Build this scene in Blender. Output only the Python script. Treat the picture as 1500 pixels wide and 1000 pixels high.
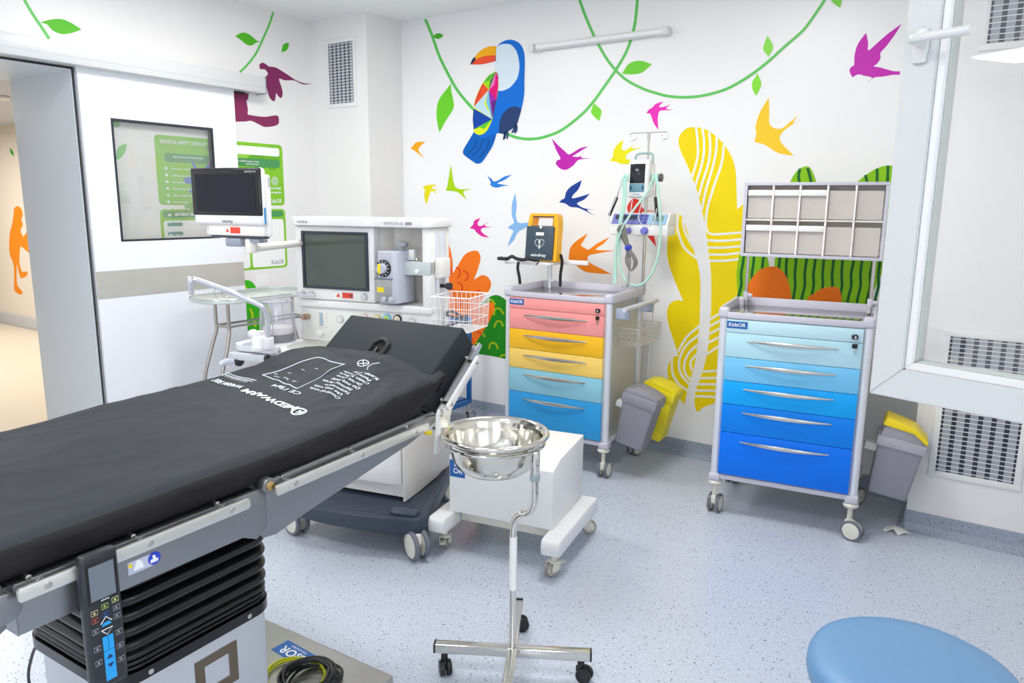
import bpy, bmesh, math, random
from mathutils import Vector, Matrix
from math import sin, cos, pi, radians

random.seed(7)
for o in list(bpy.data.objects):
    bpy.data.objects.remove(o, do_unlink=True)
SC = bpy.context.scene
COL = SC.collection

# ------------------------------------------------------------------ camera
FPX, YAW, PIT, ROL, EYE = 1077.2, -0.590996, 0.185083, -0.009269, 1.6
_f = Vector((cos(PIT)*sin(YAW), cos(PIT)*cos(YAW), -sin(PIT)))
_r0 = Vector((cos(YAW), -sin(YAW), 0))
_d0 = _f.cross(_r0)
_R = cos(ROL)*_r0 + sin(ROL)*_d0
_D = -sin(ROL)*_r0 + cos(ROL)*_d0
cam_data = bpy.data.cameras.new('camera')
cam_data.sensor_width = 36.0
cam_data.lens = FPX/1500*36.0
cam_data.clip_start = 0.05
cam = bpy.data.objects.new('camera', cam_data)
COL.objects.link(cam)
m = Matrix.Identity(4)
for i in range(3):
    m[i][0] = _R[i]; m[i][1] = -_D[i]; m[i][2] = -_f[i]
m[2][3] = EYE
cam.matrix_world = m
SC.camera = cam

# ------------------------------------------------------------------ world, exposure
SC.view_settings.view_transform = 'Standard'
SC.view_settings.look = 'None'
SC.view_settings.gamma = 1.0
SC.view_settings.exposure = 0.06
SC.view_settings.use_curve_mapping = False
w = bpy.data.worlds.new('world'); SC.world = w; w.use_nodes = True
bg = w.node_tree.nodes['Background']
bg.inputs[0].default_value = (0.82, 0.91, 1.0, 1); bg.inputs[1].default_value = 1.1

CEIL = 2.944
PW = {(-3.35, 2.72): 20, (-1.30, 2.72): 21, (-3.35, 0.35): 17, (-1.30, 0.35): 17, (-3.65, -3.35): 14, (-1.30, -3.0): 8}  # unseen panels; row nearest the back wall added to brighten the far walls
PANELS = list(PW)
def area(name, loc, size, power, color=(1, 1, 1), rot=(0, 0, 0), size_y=None):
    l = bpy.data.lights.new(name, 'AREA'); l.energy = power; l.color = color
    l.shape = 'RECTANGLE'; l.size = size; l.size_y = size_y or size
    o = bpy.data.objects.new(name, l); COL.objects.link(o)
    o.location = loc; o.rotation_euler = rot
    return o
for x, y in PANELS:
    area('panel_light', (x, y, CEIL-0.03), 0.56, PW[(x, y)], (1.0, 0.985, 0.96))
area('corridor_light', (-7.6, 2.2, 2.40), 0.9, 48, (1.0, 0.93, 0.84))
area('corridor_light', (-9.8, 2.6, 2.40), 0.9, 48, (1.0, 0.93, 0.84))
# daylight by the sash window, then by an unseen window added for side light
area('window_and_added_daylight', (0.80, 1.0, 1.85), 1.3, 7, (0.88, 0.94, 1.0), (0, radians(90), 0), 1.3)
area('window_and_added_daylight', (0.80, -1.55, 1.75), 1.5, 60, (0.90, 0.95, 1.0), (0, radians(90), 0), 2.0)

# ------------------------------------------------------------------ materials
def lin(c):
    c = c/255.0
    return c/12.92 if c <= 0.04045 else ((c+0.055)/1.055)**2.4
def rgb(r, g, b): return (lin(r), lin(g), lin(b), 1)
MATS = {}
def mat(name, col, rough=0.5, metal=0.0, noise=0.0, nscale=40, bump=0.0, spec=None, coat=0.0):
    if name in MATS: return MATS[name]
    m = bpy.data.materials.new(name); m.use_nodes = True
    nt = m.node_tree; b = nt.nodes['Principled BSDF']
    c = rgb(*col)
    b.inputs['Base Color'].default_value = c
    b.inputs['Roughness'].default_value = rough
    b.inputs['Metallic'].default_value = metal
    if spec is not None: b.inputs['Specular IOR Level'].default_value = spec
    if coat: b.inputs['Coat Weight'].default_value = coat; b.inputs['Coat Roughness'].default_value = 0.1
    if noise or bump:
        tc = nt.nodes.new('ShaderNodeTexCoord'); n = nt.nodes.new('ShaderNodeTexNoise')
        n.inputs['Scale'].default_value = nscale; n.inputs['Detail'].default_value = 3
        nt.links.new(tc.outputs['Object'], n.inputs['Vector'])
        if noise:
            mr = nt.nodes.new('ShaderNodeMapRange')
            mr.inputs['To Min'].default_value = 1-noise; mr.inputs['To Max'].default_value = 1+noise
            nt.links.new(n.outputs['Fac'], mr.inputs['Value'])
            mx = nt.nodes.new('ShaderNodeVectorMath'); mx.operation = 'SCALE'
            mx.inputs[0].default_value = c[:3]
            nt.links.new(mr.outputs[0], mx.inputs['Scale'])
            nt.links.new(mx.outputs[0], b.inputs['Base Color'])
        if bump:
            bp = nt.nodes.new('ShaderNodeBump'); bp.inputs['Strength'].default_value = bump
            bp.inputs['Distance'].default_value = 0.002
            nt.links.new(n.outputs['Fac'], bp.inputs['Height']); nt.links.new(bp.outputs[0], b.inputs['Normal'])
    MATS[name] = m
    return m
def brushed(name, col, rough=0.3, stretch=(1, 1, 60)):
    if name in MATS: return MATS[name]
    m = mat(name, col, rough, 1.0)
    nt = m.node_tree; b = nt.nodes['Principled BSDF']
    tc = nt.nodes.new('ShaderNodeTexCoord'); mp = nt.nodes.new('ShaderNodeMapping')
    mp.inputs['Scale'].default_value = stretch
    n = nt.nodes.new('ShaderNodeTexNoise'); n.inputs['Scale'].default_value = 12; n.inputs['Detail'].default_value = 4
    mr = nt.nodes.new('ShaderNodeMapRange'); mr.inputs['To Min'].default_value = rough*0.7; mr.inputs['To Max'].default_value = rough*1.4
    nt.links.new(tc.outputs['Object'], mp.inputs[0]); nt.links.new(mp.outputs[0], n.inputs['Vector'])
    nt.links.new(n.outputs['Fac'], mr.inputs['Value']); nt.links.new(mr.outputs[0], b.inputs['Roughness'])
    return m
def glassy(name, col=(235, 245, 240), alpha=0.12, rough=0.03, gloss=0.06, edge=0.5):
    """thin clear sheet: mostly transparent, a little tinted body, fresnel gloss"""
    if name in MATS: return MATS[name]
    m = bpy.data.materials.new(name); m.use_nodes = True
    nt = m.node_tree; nt.nodes.clear()
    out = nt.nodes.new('ShaderNodeOutputMaterial')
    tr = nt.nodes.new('ShaderNodeBsdfTransparent'); tr.inputs[0].default_value = (1, 1, 1, 1)
    df = nt.nodes.new('ShaderNodeBsdfDiffuse'); df.inputs[0].default_value = rgb(*col)
    gl = nt.nodes.new('ShaderNodeBsdfGlossy'); gl.inputs['Roughness'].default_value = rough
    ge = nt.nodes.new('ShaderNodeNewGeometry')
    dt = nt.nodes.new('ShaderNodeVectorMath'); dt.operation = 'DOT_PRODUCT'
    nt.links.new(ge.outputs['Normal'], dt.inputs[0]); nt.links.new(ge.outputs['Incoming'], dt.inputs[1])
    prev = dt.outputs['Value']
    for op, v1 in (('ABSOLUTE', None), ('SUBTRACT', 1.0), ('POWER', 5.0), ('MULTIPLY', 0.97), ('ADD', 0.03)):
        mm = nt.nodes.new('ShaderNodeMath'); mm.operation = op
        if op == 'SUBTRACT': mm.inputs[0].default_value = 1.0; nt.links.new(prev, mm.inputs[1])
        else:
            nt.links.new(prev, mm.inputs[0])
            if v1 is not None: mm.inputs[1].default_value = v1
        prev = mm.outputs[0]
    m1 = nt.nodes.new('ShaderNodeMixShader'); m1.inputs[0].default_value = alpha
    nt.links.new(tr.outputs[0], m1.inputs[1]); nt.links.new(df.outputs[0], m1.inputs[2])
    m2 = nt.nodes.new('ShaderNodeMixShader')
    nt.links.new(prev, m2.inputs[0]); nt.links.new(m1.outputs[0], m2.inputs[1]); nt.links.new(gl.outputs[0], m2.inputs[2])
    nt.links.new(m2.outputs[0], out.inputs[0])
    MATS[name] = m
    return m
def emis(name, col, strength):
    m = bpy.data.materials.new(name); m.use_nodes = True
    b = m.node_tree.nodes['Principled BSDF']
    b.inputs['Base Color'].default_value = rgb(*col)
    b.inputs['Emission Color'].default_value = rgb(*col); b.inputs['Emission Strength'].default_value = strength
    MATS[name] = m
    return m
def vinyl(name, base, dark, pale, dens=0.32, rough=0.33):
    m = mat(name, base, rough)
    nt = m.node_tree; b = nt.nodes['Principled BSDF']
    tc = nt.nodes.new('ShaderNodeTexCoord')
    prev = None
    n0 = nt.nodes.new('ShaderNodeTexNoise'); n0.inputs['Scale'].default_value = 160; n0.inputs['Detail'].default_value = 3
    nt.links.new(tc.outputs['Object'], n0.inputs['Vector'])
    r0 = nt.nodes.new('ShaderNodeValToRGB')
    k = [x for x in rgb(*base)]
    r0.color_ramp.elements[0].position = 0.35; r0.color_ramp.elements[0].color = (k[0]*0.86, k[1]*0.87, k[2]*0.89, 1)
    r0.color_ramp.elements[1].position = 0.65; r0.color_ramp.elements[1].color = (min(1, k[0]*1.12), min(1, k[1]*1.11), min(1, k[2]*1.09), 1)
    nt.links.new(n0.outputs['Fac'], r0.inputs[0]); prev = r0.outputs[0]
    for scale, thr, pick, col in ((95, 0.22, 0.78, pale), (70, 0.20, 0.66, dark), (34, 0.12, 0.50, dark), (150, 0.26, 0.80, dark)):
        v = nt.nodes.new('ShaderNodeTexVoronoi'); v.inputs['Scale'].default_value = scale
        nt.links.new(tc.outputs['Object'], v.inputs['Vector'])
        lt = nt.nodes.new('ShaderNodeMath'); lt.operation = 'LESS_THAN'; lt.inputs[1].default_value = thr
        nt.links.new(v.outputs['Distance'], lt.inputs[0])
        sp = nt.nodes.new('ShaderNodeSeparateColor'); nt.links.new(v.outputs['Color'], sp.inputs[0])
        gt = nt.nodes.new('ShaderNodeMath'); gt.operation = 'GREATER_THAN'; gt.inputs[1].default_value = pick
        nt.links.new(sp.outputs[0], gt.inputs[0])
        mu = nt.nodes.new('ShaderNodeMath'); mu.operation = 'MULTIPLY'
        nt.links.new(lt.outputs[0], mu.inputs[0]); nt.links.new(gt.outputs[0], mu.inputs[1])
        mu2 = nt.nodes.new('ShaderNodeMath'); mu2.operation = 'MULTIPLY'; mu2.inputs[1].default_value = 0.75
        nt.links.new(mu.outputs[0], mu2.inputs[0])
        mx = nt.nodes.new('ShaderNodeMix'); mx.data_type = 'RGBA'
        nt.links.new(mu2.outputs[0], mx.inputs[0]); nt.links.new(prev, mx.inputs[6])
        mx.inputs[7].default_value = rgb(*col); prev = mx.outputs[2]
    nt.links.new(prev, b.inputs['Base Color'])
    return m

WALL = mat('wall_paint', (240, 239, 238), 0.38, noise=0.012, nscale=3)
WALLB = mat('wall_paint_back', (246, 246, 246), 0.34, noise=0.01, nscale=3)
CEILM = mat('ceiling_paint', (250, 250, 250), 0.8)
FLOOR = vinyl('floor_vinyl', (197, 205, 219), (66, 74, 88), (232, 238, 248), rough=0.27)
SKIRT = vinyl('skirting_vinyl', (160, 170, 186), (52, 60, 74), (200, 208, 222), rough=0.4)
WHITE = mat('white_plastic', (238, 238, 238), 0.35)
WHITEW = mat('warm_white_plastic', (240, 236, 230), 0.38)
DEVICE = mat('device_white', (240, 239, 238), 0.32)
PVC = mat('window_pvc', (216, 218, 219), 0.3)
GREYL = mat('light_grey_plastic', (205, 207, 212), 0.4)
LAV = mat('lavender_grey_plastic', (204, 202, 215), 0.42)
ALU = mat('aluminium_white', (226, 229, 236), 0.33, 0.25)
STEEL = brushed('brushed_steel', (196, 194, 190), 0.28)
STEELD = brushed('steel_frame', (168, 170, 172), 0.34)
STEELP = brushed('table_steel', (150, 152, 155), 0.36)
CHROME = mat('polished_steel', (222, 219, 212), 0.09, 1.0)
SATIN = mat('satin_steel', (205, 203, 198), 0.22, 1.0)
BLACK = mat('black_rubber', (22, 23, 26), 0.45)
BLACKG = mat('black_gloss', (14, 15, 19), 0.16)
BLACKM = mat('black_plastic', (30, 31, 34), 0.4)
SCREEN = mat('screen_glass', (26, 29, 40), 0.16, spec=0.3)
NAVY = mat('navy_plastic', (50, 60, 76), 0.38)
TIRE = mat('grey_tire', (110, 114, 126), 0.5)
CREAM = mat('caster_cream', (226, 224, 212), 0.4)
WIRE = mat('wire_white', (232, 230, 226), 0.35)
GLASS = glassy('clear_glass', (222, 232, 226), 0.05, 0.02)
PERSPEX = glassy('clear_perspex', (214, 214, 226), 0.16, 0.05)
RED = mat('label_red', (235, 70, 45), 0.5)
YEL = mat('label_yellow', (250, 225, 20), 0.5)
BLUEL = mat('label_blue', (22, 98, 172), 0.4)
INKW = mat('ink_white', (245, 247, 250), 0.5)
INKK = mat('ink_dark', (70, 74, 84), 0.5)
PAPER = mat('paper_white', (244, 244, 242), 0.6)

# ------------------------------------------------------------------ mesh builder
class MB:
    def __init__(s): s.bm = bmesh.new(); s.mi = 0
    def mat(s, i): s.mi = i; return s
    def _merge(s, b2, M=None, smooth=True):
        if M is not None: bmesh.ops.transform(b2, matrix=M, verts=b2.verts)
        vm = [s.bm.verts.new(v.co) for v in b2.verts]
        b2.verts.index_update()
        for f in b2.faces:
            try:
                nf = s.bm.faces.new([vm[v.index] for v in f.verts]); nf.material_index = s.mi; nf.smooth = smooth
            except ValueError: pass
        b2.free()
    def box(s, x0, x1, y0, y1, z0, z1, b=0.0, seg=2, M=None, taper=None):
        q = bmesh.new()
        bmesh.ops.create_cube(q, size=1)
        for v in q.verts:
            v.co = Vector(((x0+x1)/2+v.co.x*(x1-x0), (y0+y1)/2+v.co.y*(y1-y0), (z0+z1)/2+v.co.z*(z1-z0)))
        if taper:
            cx, cy = (x0+x1)/2, (y0+y1)/2
            for v in q.verts:
                if abs(v.co.z-min(z0, z1)) < 1e-6:
                    v.co.x = cx+(v.co.x-cx)*taper; v.co.y = cy+(v.co.y-cy)*taper
        if b:
            b = min(b, 0.49*min(abs(x1-x0), abs(y1-y0), abs(z1-z0)))
            bmesh.ops.bevel(q, geom=q.edges[:], offset=b, segments=seg, profile=0.5, affect='EDGES')
        s._merge(q, M); return s
    def cyl(s, p0, p1, r, r2=None, n=24, b=0.0):
        p0, p1 = Vector(p0), Vector(p1); d = p1-p0; L = d.length
        r2 = r if r2 is None else r2
        if b:
            pr = [(0, 0), (r-b, 0), (r-b*0.3, b*0.3), (r, b), (r2, L-b), (r2-b*0.3, L-b*0.3), (r2-b, L), (0, L)]
        else: pr = [(0, 0), (r, 0), (r2, L), (0, L)]
        M = Matrix.Translation(p0) @ d.to_track_quat('Z', 'Y').to_matrix().to_4x4()
        return s.lathe(pr, n, M)
    def lathe(s, prof, n=32, M=None, a0=0, a1=2*pi):
        q = bmesh.new(); rings = []
        full = abs(a1-a0-2*pi) < 1e-6
        k = n if full else n+1
        for r, z in prof:
            if r < 1e-7: rings.append([q.verts.new((0, 0, z))])
            else: rings.append([q.verts.new((r*cos(a0+(a1-a0)*i/n), r*sin(a0+(a1-a0)*i/n), z)) for i in range(k)])
        for a, b_ in zip(rings, rings[1:]):
            for i in range(n):
                j = (i+1) % k
                if len(a) == 1 and len(b_) == 1: continue
                if len(a) == 1: q.faces.new((a[0], b_[j], b_[i]))
                elif len(b_) == 1: q.faces.new((a[i], a[j], b_[0]))
                else: q.faces.new((a[i], a[j], b_[j], b_[i]))
        s._merge(q, M); return s
    def tube(s, pts, r, n=10, closed=False, sub=0, radii=None, flat=None):
        P = [Vector(p) for p in pts]
        if sub: P = crom(P, closed, sub)
        N = len(P); q = bmesh.new(); rings = []
        T = []
        for i in range(N):
            a = P[(i-1) % N] if closed or i else P[0]; b_ = P[(i+1) % N] if closed or i < N-1 else P[-1]
            t = (b_-a); T.append(t.normalized() if t.length > 1e-9 else Vector((0, 0, 1)))
        up = Vector((0, 0, 1)) if abs(T[0].z) < 0.9 else Vector((1, 0, 0))
        nrm = (up-T[0]*up.dot(T[0])).normalized()
        for i in range(N):
            nrm = (nrm-T[i]*nrm.dot(T[i]))
            nrm = nrm.normalized() if nrm.length > 1e-6 else T[i].orthogonal().normalized()
            bn = T[i].cross(nrm)
            if radii:
                x = i/(N-1)*(len(radii)-1); k = min(int(x), len(radii)-2); rr = radii[k]+(radii[k+1]-radii[k])*(x-k)
            else: rr = r
            fl = flat or 1.0
            rings.append([q.verts.new(P[i]+nrm*cos(2*pi*j/n)*rr+bn*sin(2*pi*j/n)*rr*fl) for j in range(n)])
        for i in range(N if closed else N-1):
            a, b_ = rings[i], rings[(i+1) % N]
            for j in range(n): q.faces.new((a[j], a[(j+1) % n], b_[(j+1) % n], b_[j]))
        if not closed:
            q.faces.new(rings[0][::-1]); q.faces.new(rings[-1])
        s._merge(q); return s
    def prism(s, poly, z0, z1, M=None, b=0.0, seg=2):
        q = bmesh.new()
        a = [q.verts.new((x, y, z0)) for x, y in poly]; c = [q.verts.new((x, y, z1)) for x, y in poly]
        n = len(poly)
        q.faces.new(a[::-1]); q.faces.new(c)
        for i in range(n): q.faces.new((a[i], a[(i+1) % n], c[(i+1) % n], c[i]))
        bmesh.ops.recalc_face_normals(q, faces=q.faces)
        if b: bmesh.ops.bevel(q, geom=q.edges[:], offset=b, segments=seg, profile=0.5, affect='EDGES')
        s._merge(q, M); return s
    def sphere(s, c, r, sc=(1, 1, 1), n=20, M=None):
        q = bmesh.new(); bmesh.ops.create_uvsphere(q, u_segments=n, v_segments=max(8, n//2), radius=r)
        T = Matrix.Translation(Vector(c)) @ Matrix.Diagonal((*sc, 1))
        s._merge(q, T if M is None else M @ T); return s
    def torus(s, c, R, r, axis=(0, 0, 1), n=36, k=10):
        Mq = Vector(axis).to_track_quat('Z', 'Y').to_matrix()
        return s.tube([Vector(c)+Mq @ Vector((R*cos(2*pi*i/n), R*sin(2*pi*i/n), 0)) for i in range(n)], r, k, closed=True)
    def face(s, pts):
        f = s.bm.faces.new([s.bm.verts.new(p) for p in pts]); f.material_index = s.mi; return s
    def build(s, name, mats, parent=None, sharp=33):
        bm = s.bm
        bmesh.ops.recalc_face_normals(bm, faces=bm.faces) if getattr(s, 'recalc', True) else None
        ang = radians(sharp)
        for e in bm.edges:
            if len(e.link_faces) == 2:
                try: e.smooth = e.calc_face_angle() < ang
                except ValueError: e.smooth = False
            else: e.smooth = False
        me = bpy.data.meshes.new(name); bm.to_mesh(me); bm.free()
        for mm in (mats if isinstance(mats, (list, tuple)) else [mats]): me.materials.append(mm)
        o = bpy.data.objects.new(name, me); COL.objects.link(o)
        if parent: o.parent = parent
        return o
def crom(P, closed=False, sub=6):
    out = []; N = len(P)
    for i in range(N if closed else N-1):
        p1, p2 = P[i], P[(i+1) % N]
        p0 = P[(i-1) % N] if (closed or i > 0) else p1*2-p2
        p3 = P[(i+2) % N] if (closed or i < N-2) else p2*2-p1
        for k in range(sub):
            t = k/sub
            out.append(0.5*((2*p1)+(p2-p0)*t+(2*p0-5*p1+4*p2-p3)*t*t+(3*p1-p0-3*p2+p3)*t**3))
    if not closed: out.append(P[-1])
    return out
def tag(o, label=None, cat=None, group=None, kind=None):
    if label: o['label'] = label
    if cat: o['category'] = cat
    if group: o['group'] = group
    if kind: o['kind'] = kind
    return o
def thing(name, label, cat, loc=(0, 0, 0), rz=0.0, group=None):
    o = bpy.data.objects.new(name, None); COL.objects.link(o); o.empty_display_size = 0.1
    o.location = loc; o.rotation_euler = (0, 0, rz)
    return tag(o, label, cat, group)
def struct(o, label=None): o['kind'] = 'structure'; return o
def copy_tree(o, parent=None):
    kids = [c for c in bpy.data.objects if c.parent == o]
    c = o.copy(); COL.objects.link(c); c.parent = parent
    for k in kids: copy_tree(k, c)
    return c
_tc = {}
def text_polys(s, bold=0.0):
    if (s, bold) in _tc: return _tc[(s, bold)]
    cu = bpy.data.curves.new('t', 'FONT'); cu.body = s; cu.resolution_u = 3; cu.offset = bold
    o = bpy.data.objects.new('t', cu); COL.objects.link(o)
    me = o.to_mesh()
    vs = [(v.co.x, v.co.y) for v in me.vertices]; fs = [tuple(p.vertices) for p in me.polygons]
    o.to_mesh_clear(); bpy.data.objects.remove(o); bpy.data.curves.remove(cu)
    if vs:
        x0 = min(v[0] for v in vs); x1 = max(v[0] for v in vs)
    else: x0, x1 = 0, 1
    _tc[(s, bold)] = (vs, fs, x0, x1)
    return _tc[(s, bold)]
def put_text(mb, s, place, x, y, h, bold=0.01, align='l', width=None, flipx=False):
    """text of cap height h at x,y in 2d, mapped by place(x, y) -> 3d"""
    vs, fs, x0, x1 = text_polys(s, bold)
    k = h/0.70; kx = k if width is None else width/(x1-x0)
    off = {'l': -x0*kx, 'c': -(x0+x1)/2*kx, 'r': -x1*kx}[align]
    V = [mb.bm.verts.new(place(x+off+a*kx, y+b*k)) for a, b in vs]
    for f in fs:
        try: ff = mb.bm.faces.new([V[i] for i in f]); ff.material_index = mb.mi
        except ValueError: pass
# pixel of the photograph -> point on a plane of the place (1500 x 1000 frame)
def ray(px, py):
    return _R*((px-750)/FPX)+_D*((py-500)/FPX)+_f
def on_plane(px, py, ax, v):
    d = ray(px, py); o = Vector((0, 0, EYE)); return o+d*((v-o[ax])/d[ax])

class Frame:
    """upright local frame of a thing; inplane() finds where a photographed point lies on one of its planes"""
    def __init__(s, X, Y, a): s.X, s.Y, s.a = X, Y, a
    def w(s, u, v, z=0.0): return (s.X+u*cos(s.a)-v*sin(s.a), s.Y+u*sin(s.a)+v*cos(s.a), z)
    def inplane(s, px, py, ax, val):
        R3 = Matrix.Rotation(-s.a, 3, 'Z'); d = R3 @ ray(px, py); o = R3 @ Vector((-s.X, -s.Y, EYE))
        return o+d*((val-o[ax])/d[ax])
# ================================================================== ROOM SHELL
XL, YB, XR, YF = -4.6, 4.441, 0.5, -4.4
YD = 2.273                      # near edge of the sliding door / jamb
def sbox(name, m, *dims, b=0, mats=None):
    mb = MB(); mb.box(*dims, b=b); return struct(mb.build(name, m))
mb = MB(); mb.box(XL-0.75, XR+0.1, YF-0.1, YB+0.1, -0.05, 0); struct(mb.build('floor', FLOOR))
mb = MB(); mb.box(-14, XL-0.75, YF-0.1, YB+0.1, -0.05, 0.0)
struct(mb.build('floor_corridor', mat('corridor_floor', (236, 226, 208), 0.35, noise=0.03, nscale=200)))
mb = MB(); mb.box(XL-0.75, XR+0.35, YF-0.1, YB+0.2, CEIL, CEIL+0.08); struct(mb.build('ceiling', CEILM))
mb = MB(); mb.box(-14, XL-0.75, YF-0.1, YB+0.1, 2.47, 2.55)
struct(mb.build('ceiling_corridor', mat('corridor_ceiling', (196, 201, 210), 0.7)))  # grey stands for an unlit ceiling, shade put into the colour
mb = MB()
mb.box(XL-0.749, XL, YD, YB+0.1, 0, CEIL)
mb.box(XL-0.749, XL, 0.85, YD, 2.345, CEIL)
mb.box(XL-0.749, XL, YF-0.1, 0.85, 0, CEIL)
mb.build_ = None
struct(mb.build('wall_left', WALL))
JAMB = mat('jamb_panel', (220, 227, 234), 0.4)
mb = MB(); mb.box(XL-0.752, XL+0.004, YD-0.012, YD, 0, 2.345)
mb.box(XL-0.752, XL+0.004, 0.85, YD-0.012, 2.333, 2.345)
mb.box(XL-0.752, XL+0.004, 0.85, 0.862, 0, 2.333)
struct(mb.build('trim_1', JAMB))
mb = MB(); mb.box(XL, XL+0.012, YD-0.005, YD+0.002, 0, 2.345)
mb.box(XL, XL+0.006, 0.85, YD, 2.338, 2.350)
struct(mb.build('trim_2', BLACKM))
mb = MB(); mb.box(XL, XL+0.03, YD-0.001, YD+0.016, 0, 2.345, b=0.003)
struct(mb.build('trim_3', mat('jamb_aluminium', (168, 172, 178), 0.3, 0.8)))
mb = MB(); mb.box(-4.02, XR+0.1, YB, YB+0.1, 0, CEIL); struct(mb.build('wall_back', WALLB))
mb = MB(); mb.box(XL, -4.02, 4.068, YB+0.1, 0, CEIL); struct(mb.build('wall_column', WALL))
mb = MB(); mb.box(-0.29, XR, 4.027, YB, 0, CEIL); struct(mb.build('wall_recess', WALL))
# right wall with the sash window opening and an added unseen one behind the camera
W0, W1, WZ0, WZ1 = 0.35, 1.66, 1.16, 2.45
mb = MB()
mb.box(XR, XR+0.25, YF-0.1, -2.6, 0, CEIL); mb.box(XR, XR+0.25, -0.5, W0, 0, CEIL); mb.box(XR, XR+0.25, -2.6, -0.5, 0, 0.95); mb.box(XR, XR+0.25, -2.6, -0.5, WZ1, CEIL); mb.box(XR, XR+0.25, W1, YB+0.1, 0, CEIL)
mb.box(XR, XR+0.25, W0, W1, 0, WZ0); mb.box(XR, XR+0.25, W0, W1, WZ1, CEIL)
struct(mb.build('wall_right', WALL))
mb = MB(); mb.box(-5.36, XR+0.25, YF-0.1, YF, 0, CEIL); struct(mb.build('wall_front', WALL))
mb = MB(); mb.box(-14, XL-0.749, 4.2, 4.3, 0, 2.55); mb.box(-14, -13.9, YF, 4.2, 0, 2.55)
mb.box(-14, XL-0.749, YF-0.1, YF, 0, 2.55)
struct(mb.build('wall_corridor', mat('corridor_wall', (246, 238, 228), 0.5)))
mb = MB(); mb.box(-13.9, XL-0.75, 4.17, 4.2, 0, 0.15, b=0.01)
struct(mb.build('baseboard_corridor', mat('corridor_skirt', (205, 210, 218), 0.5)))
# coved skirting
def skirt(name, p0, p1, n):
    p0, p1, n = Vector(p0), Vector(p1), Vector(n)
    prof = [(0, 0.1), (0.006, 0.1), (0.006, 0.035), (0.012, 0.018), (0.024, 0.007), (0.04, 0.0015), (0.04, 0), (0, 0)]
    mb = MB(); bm = mb.bm
    A = [bm.verts.new(p0+n*a+Vector((0, 0, z))) for a, z in prof]; B = [bm.verts.new(p1+n*a+Vector((0, 0, z))) for a, z in prof]
    for i in range(len(prof)):
        j = (i+1) % len(prof); bm.faces.new((A[i], A[j], B[j], B[i]))
    bm.faces.new(A[::-1]); bm.faces.new(B)
    struct(mb.build(name, SKIRT, sharp=60))
skirt('baseboard_back', (-4.02, YB, 0), (-0.29, YB, 0), (0, -1, 0))
skirt('baseboard_column', (XL, 4.068, 0), (-4.02, 4.068, 0), (0, -1, 0))
skirt('baseboard_column_side', (-4.02, 4.068, 0), (-4.02, YB, 0), (1, 0, 0))
skirt('baseboard_recess', (-0.29, 4.027, 0), (XR, 4.027, 0), (0, -1, 0))
skirt('baseboard_recess_side', (-0.29, 4.027, 0), (-0.29, YB, 0), (-1, 0, 0))
skirt('baseboard_left', (XL, YD+0.02, 0), (XL, 4.068, 0), (1, 0, 0))
skirt('baseboard_right', (XR, 0, 0), (XR, 4.027, 0), (-1, 0, 0))
# ceiling LED panels (all outside the photograph's view) and the batten on the back wall
for i, (x, y) in enumerate(PANELS):
    t = thing('ceiling_panel', 'unseen square white ceiling light panel, %s row from the back wall, %s column' % (('nearest', 'middle', 'farthest')[i//2], ('left', 'right')[i % 2]), 'ceiling light', (x, y, CEIL))
    MB().box(-0.3, 0.3, -0.3, 0.3, -0.02, 0).build('frame', WHITE, t)
    MB().box(-0.28, 0.28, -0.28, 0.28, -0.024, -0.02).build('diffuser', MATS.get('panel_glow') or emis('panel_glow', (255, 253, 250), 6), t)
t = thing('wall_batten_lamp', 'long white tubular batten lamp fixed high on the back wall right of the toucan', 'wall lamp', (-2.33, YB, 2.632))
M_ = MB(); M_.box(-0.47, 0.47, -0.035, 0, -0.022, 0.022, b=0.006); M_.build('housing', WHITE, t)
M_ = MB(); M_.cyl((-0.44, -0.05, -0.004), (0.46, -0.05, -0.004), 0.016, n=20); M_.build('tube', mat('opal_tube', (245, 246, 248), 0.25), t)
for s_ in (-1, 1): MB().box(s_*0.475-0.018, s_*0.475+0.018, -0.07, -0.0, -0.028, 0.022, b=0.008).build('end_cap', mat('batten_cap', (228, 230, 234), 0.4), t)
M_ = MB(); M_.cyl((-0.49, -0.03, 0), (-0.53, -0.012, 0.01), 0.004); M_.cyl((-0.52, -0.016, -0.01), (-0.52, -0.016, 0.016), 0.008); M_.build('power_lead', WHITE, t)

# ------------------------------------------------------------------ sliding door, rail
t = thing('door_rail_cover', 'long white rail housing above the sliding door on the left wall', 'door rail', (XL, 2.0, 2.35)); t['kind'] = 'structure'; t.name = 'trim_4'
M_ = MB(); M_.box(0, 0.12, -1.5, 1.53, 0, 0.11, b=0.004); M_.build('rail_housing', PVC, t)
M_ = MB(); M_.box(0.12, 0.121, -1.5, 1.53, 0.035, 0.037); M_.build('seam', mat('seam', (190, 195, 202), .5), t)
M_ = MB(); M_.box(0.003, 0.123, 1.53, 1.534, -0.004, 0.114, b=0.001); M_.build('end_plate', mat('end_plate', (140, 144, 150), .4), t)
M_ = MB(); M_.box(0.0, 0.035, 1.1, 1.42, -0.012, 0); M_.build('track', BLACKM, t)
t = thing('door_1', None, None, (XL, 0, 0)); t['kind'] = 'structure'
dy0, dy1, dz0, dz1 = 2.278, 3.317, 0.015, 2.40
wy0, wy1, wz0, wz1 = 2.447, 3.135, 1.348, 2.083
x0, x1 = 0.008, 0.048
DOORM = mat('door_panel', (240, 243, 248), 0.3)
M_ = MB()
M_.box(x0, x1, dy0, wy0, dz0, dz1); M_.box(x0, x1, wy1, dy1, dz0, dz1)
M_.box(x0, x1, wy0, wy1, dz0, wz0); M_.box(x0, x1, wy0, wy1, wz1, dz1)
M_.build('panel', DOORM, t)
M_ = MB(); f = 0.014
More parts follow.
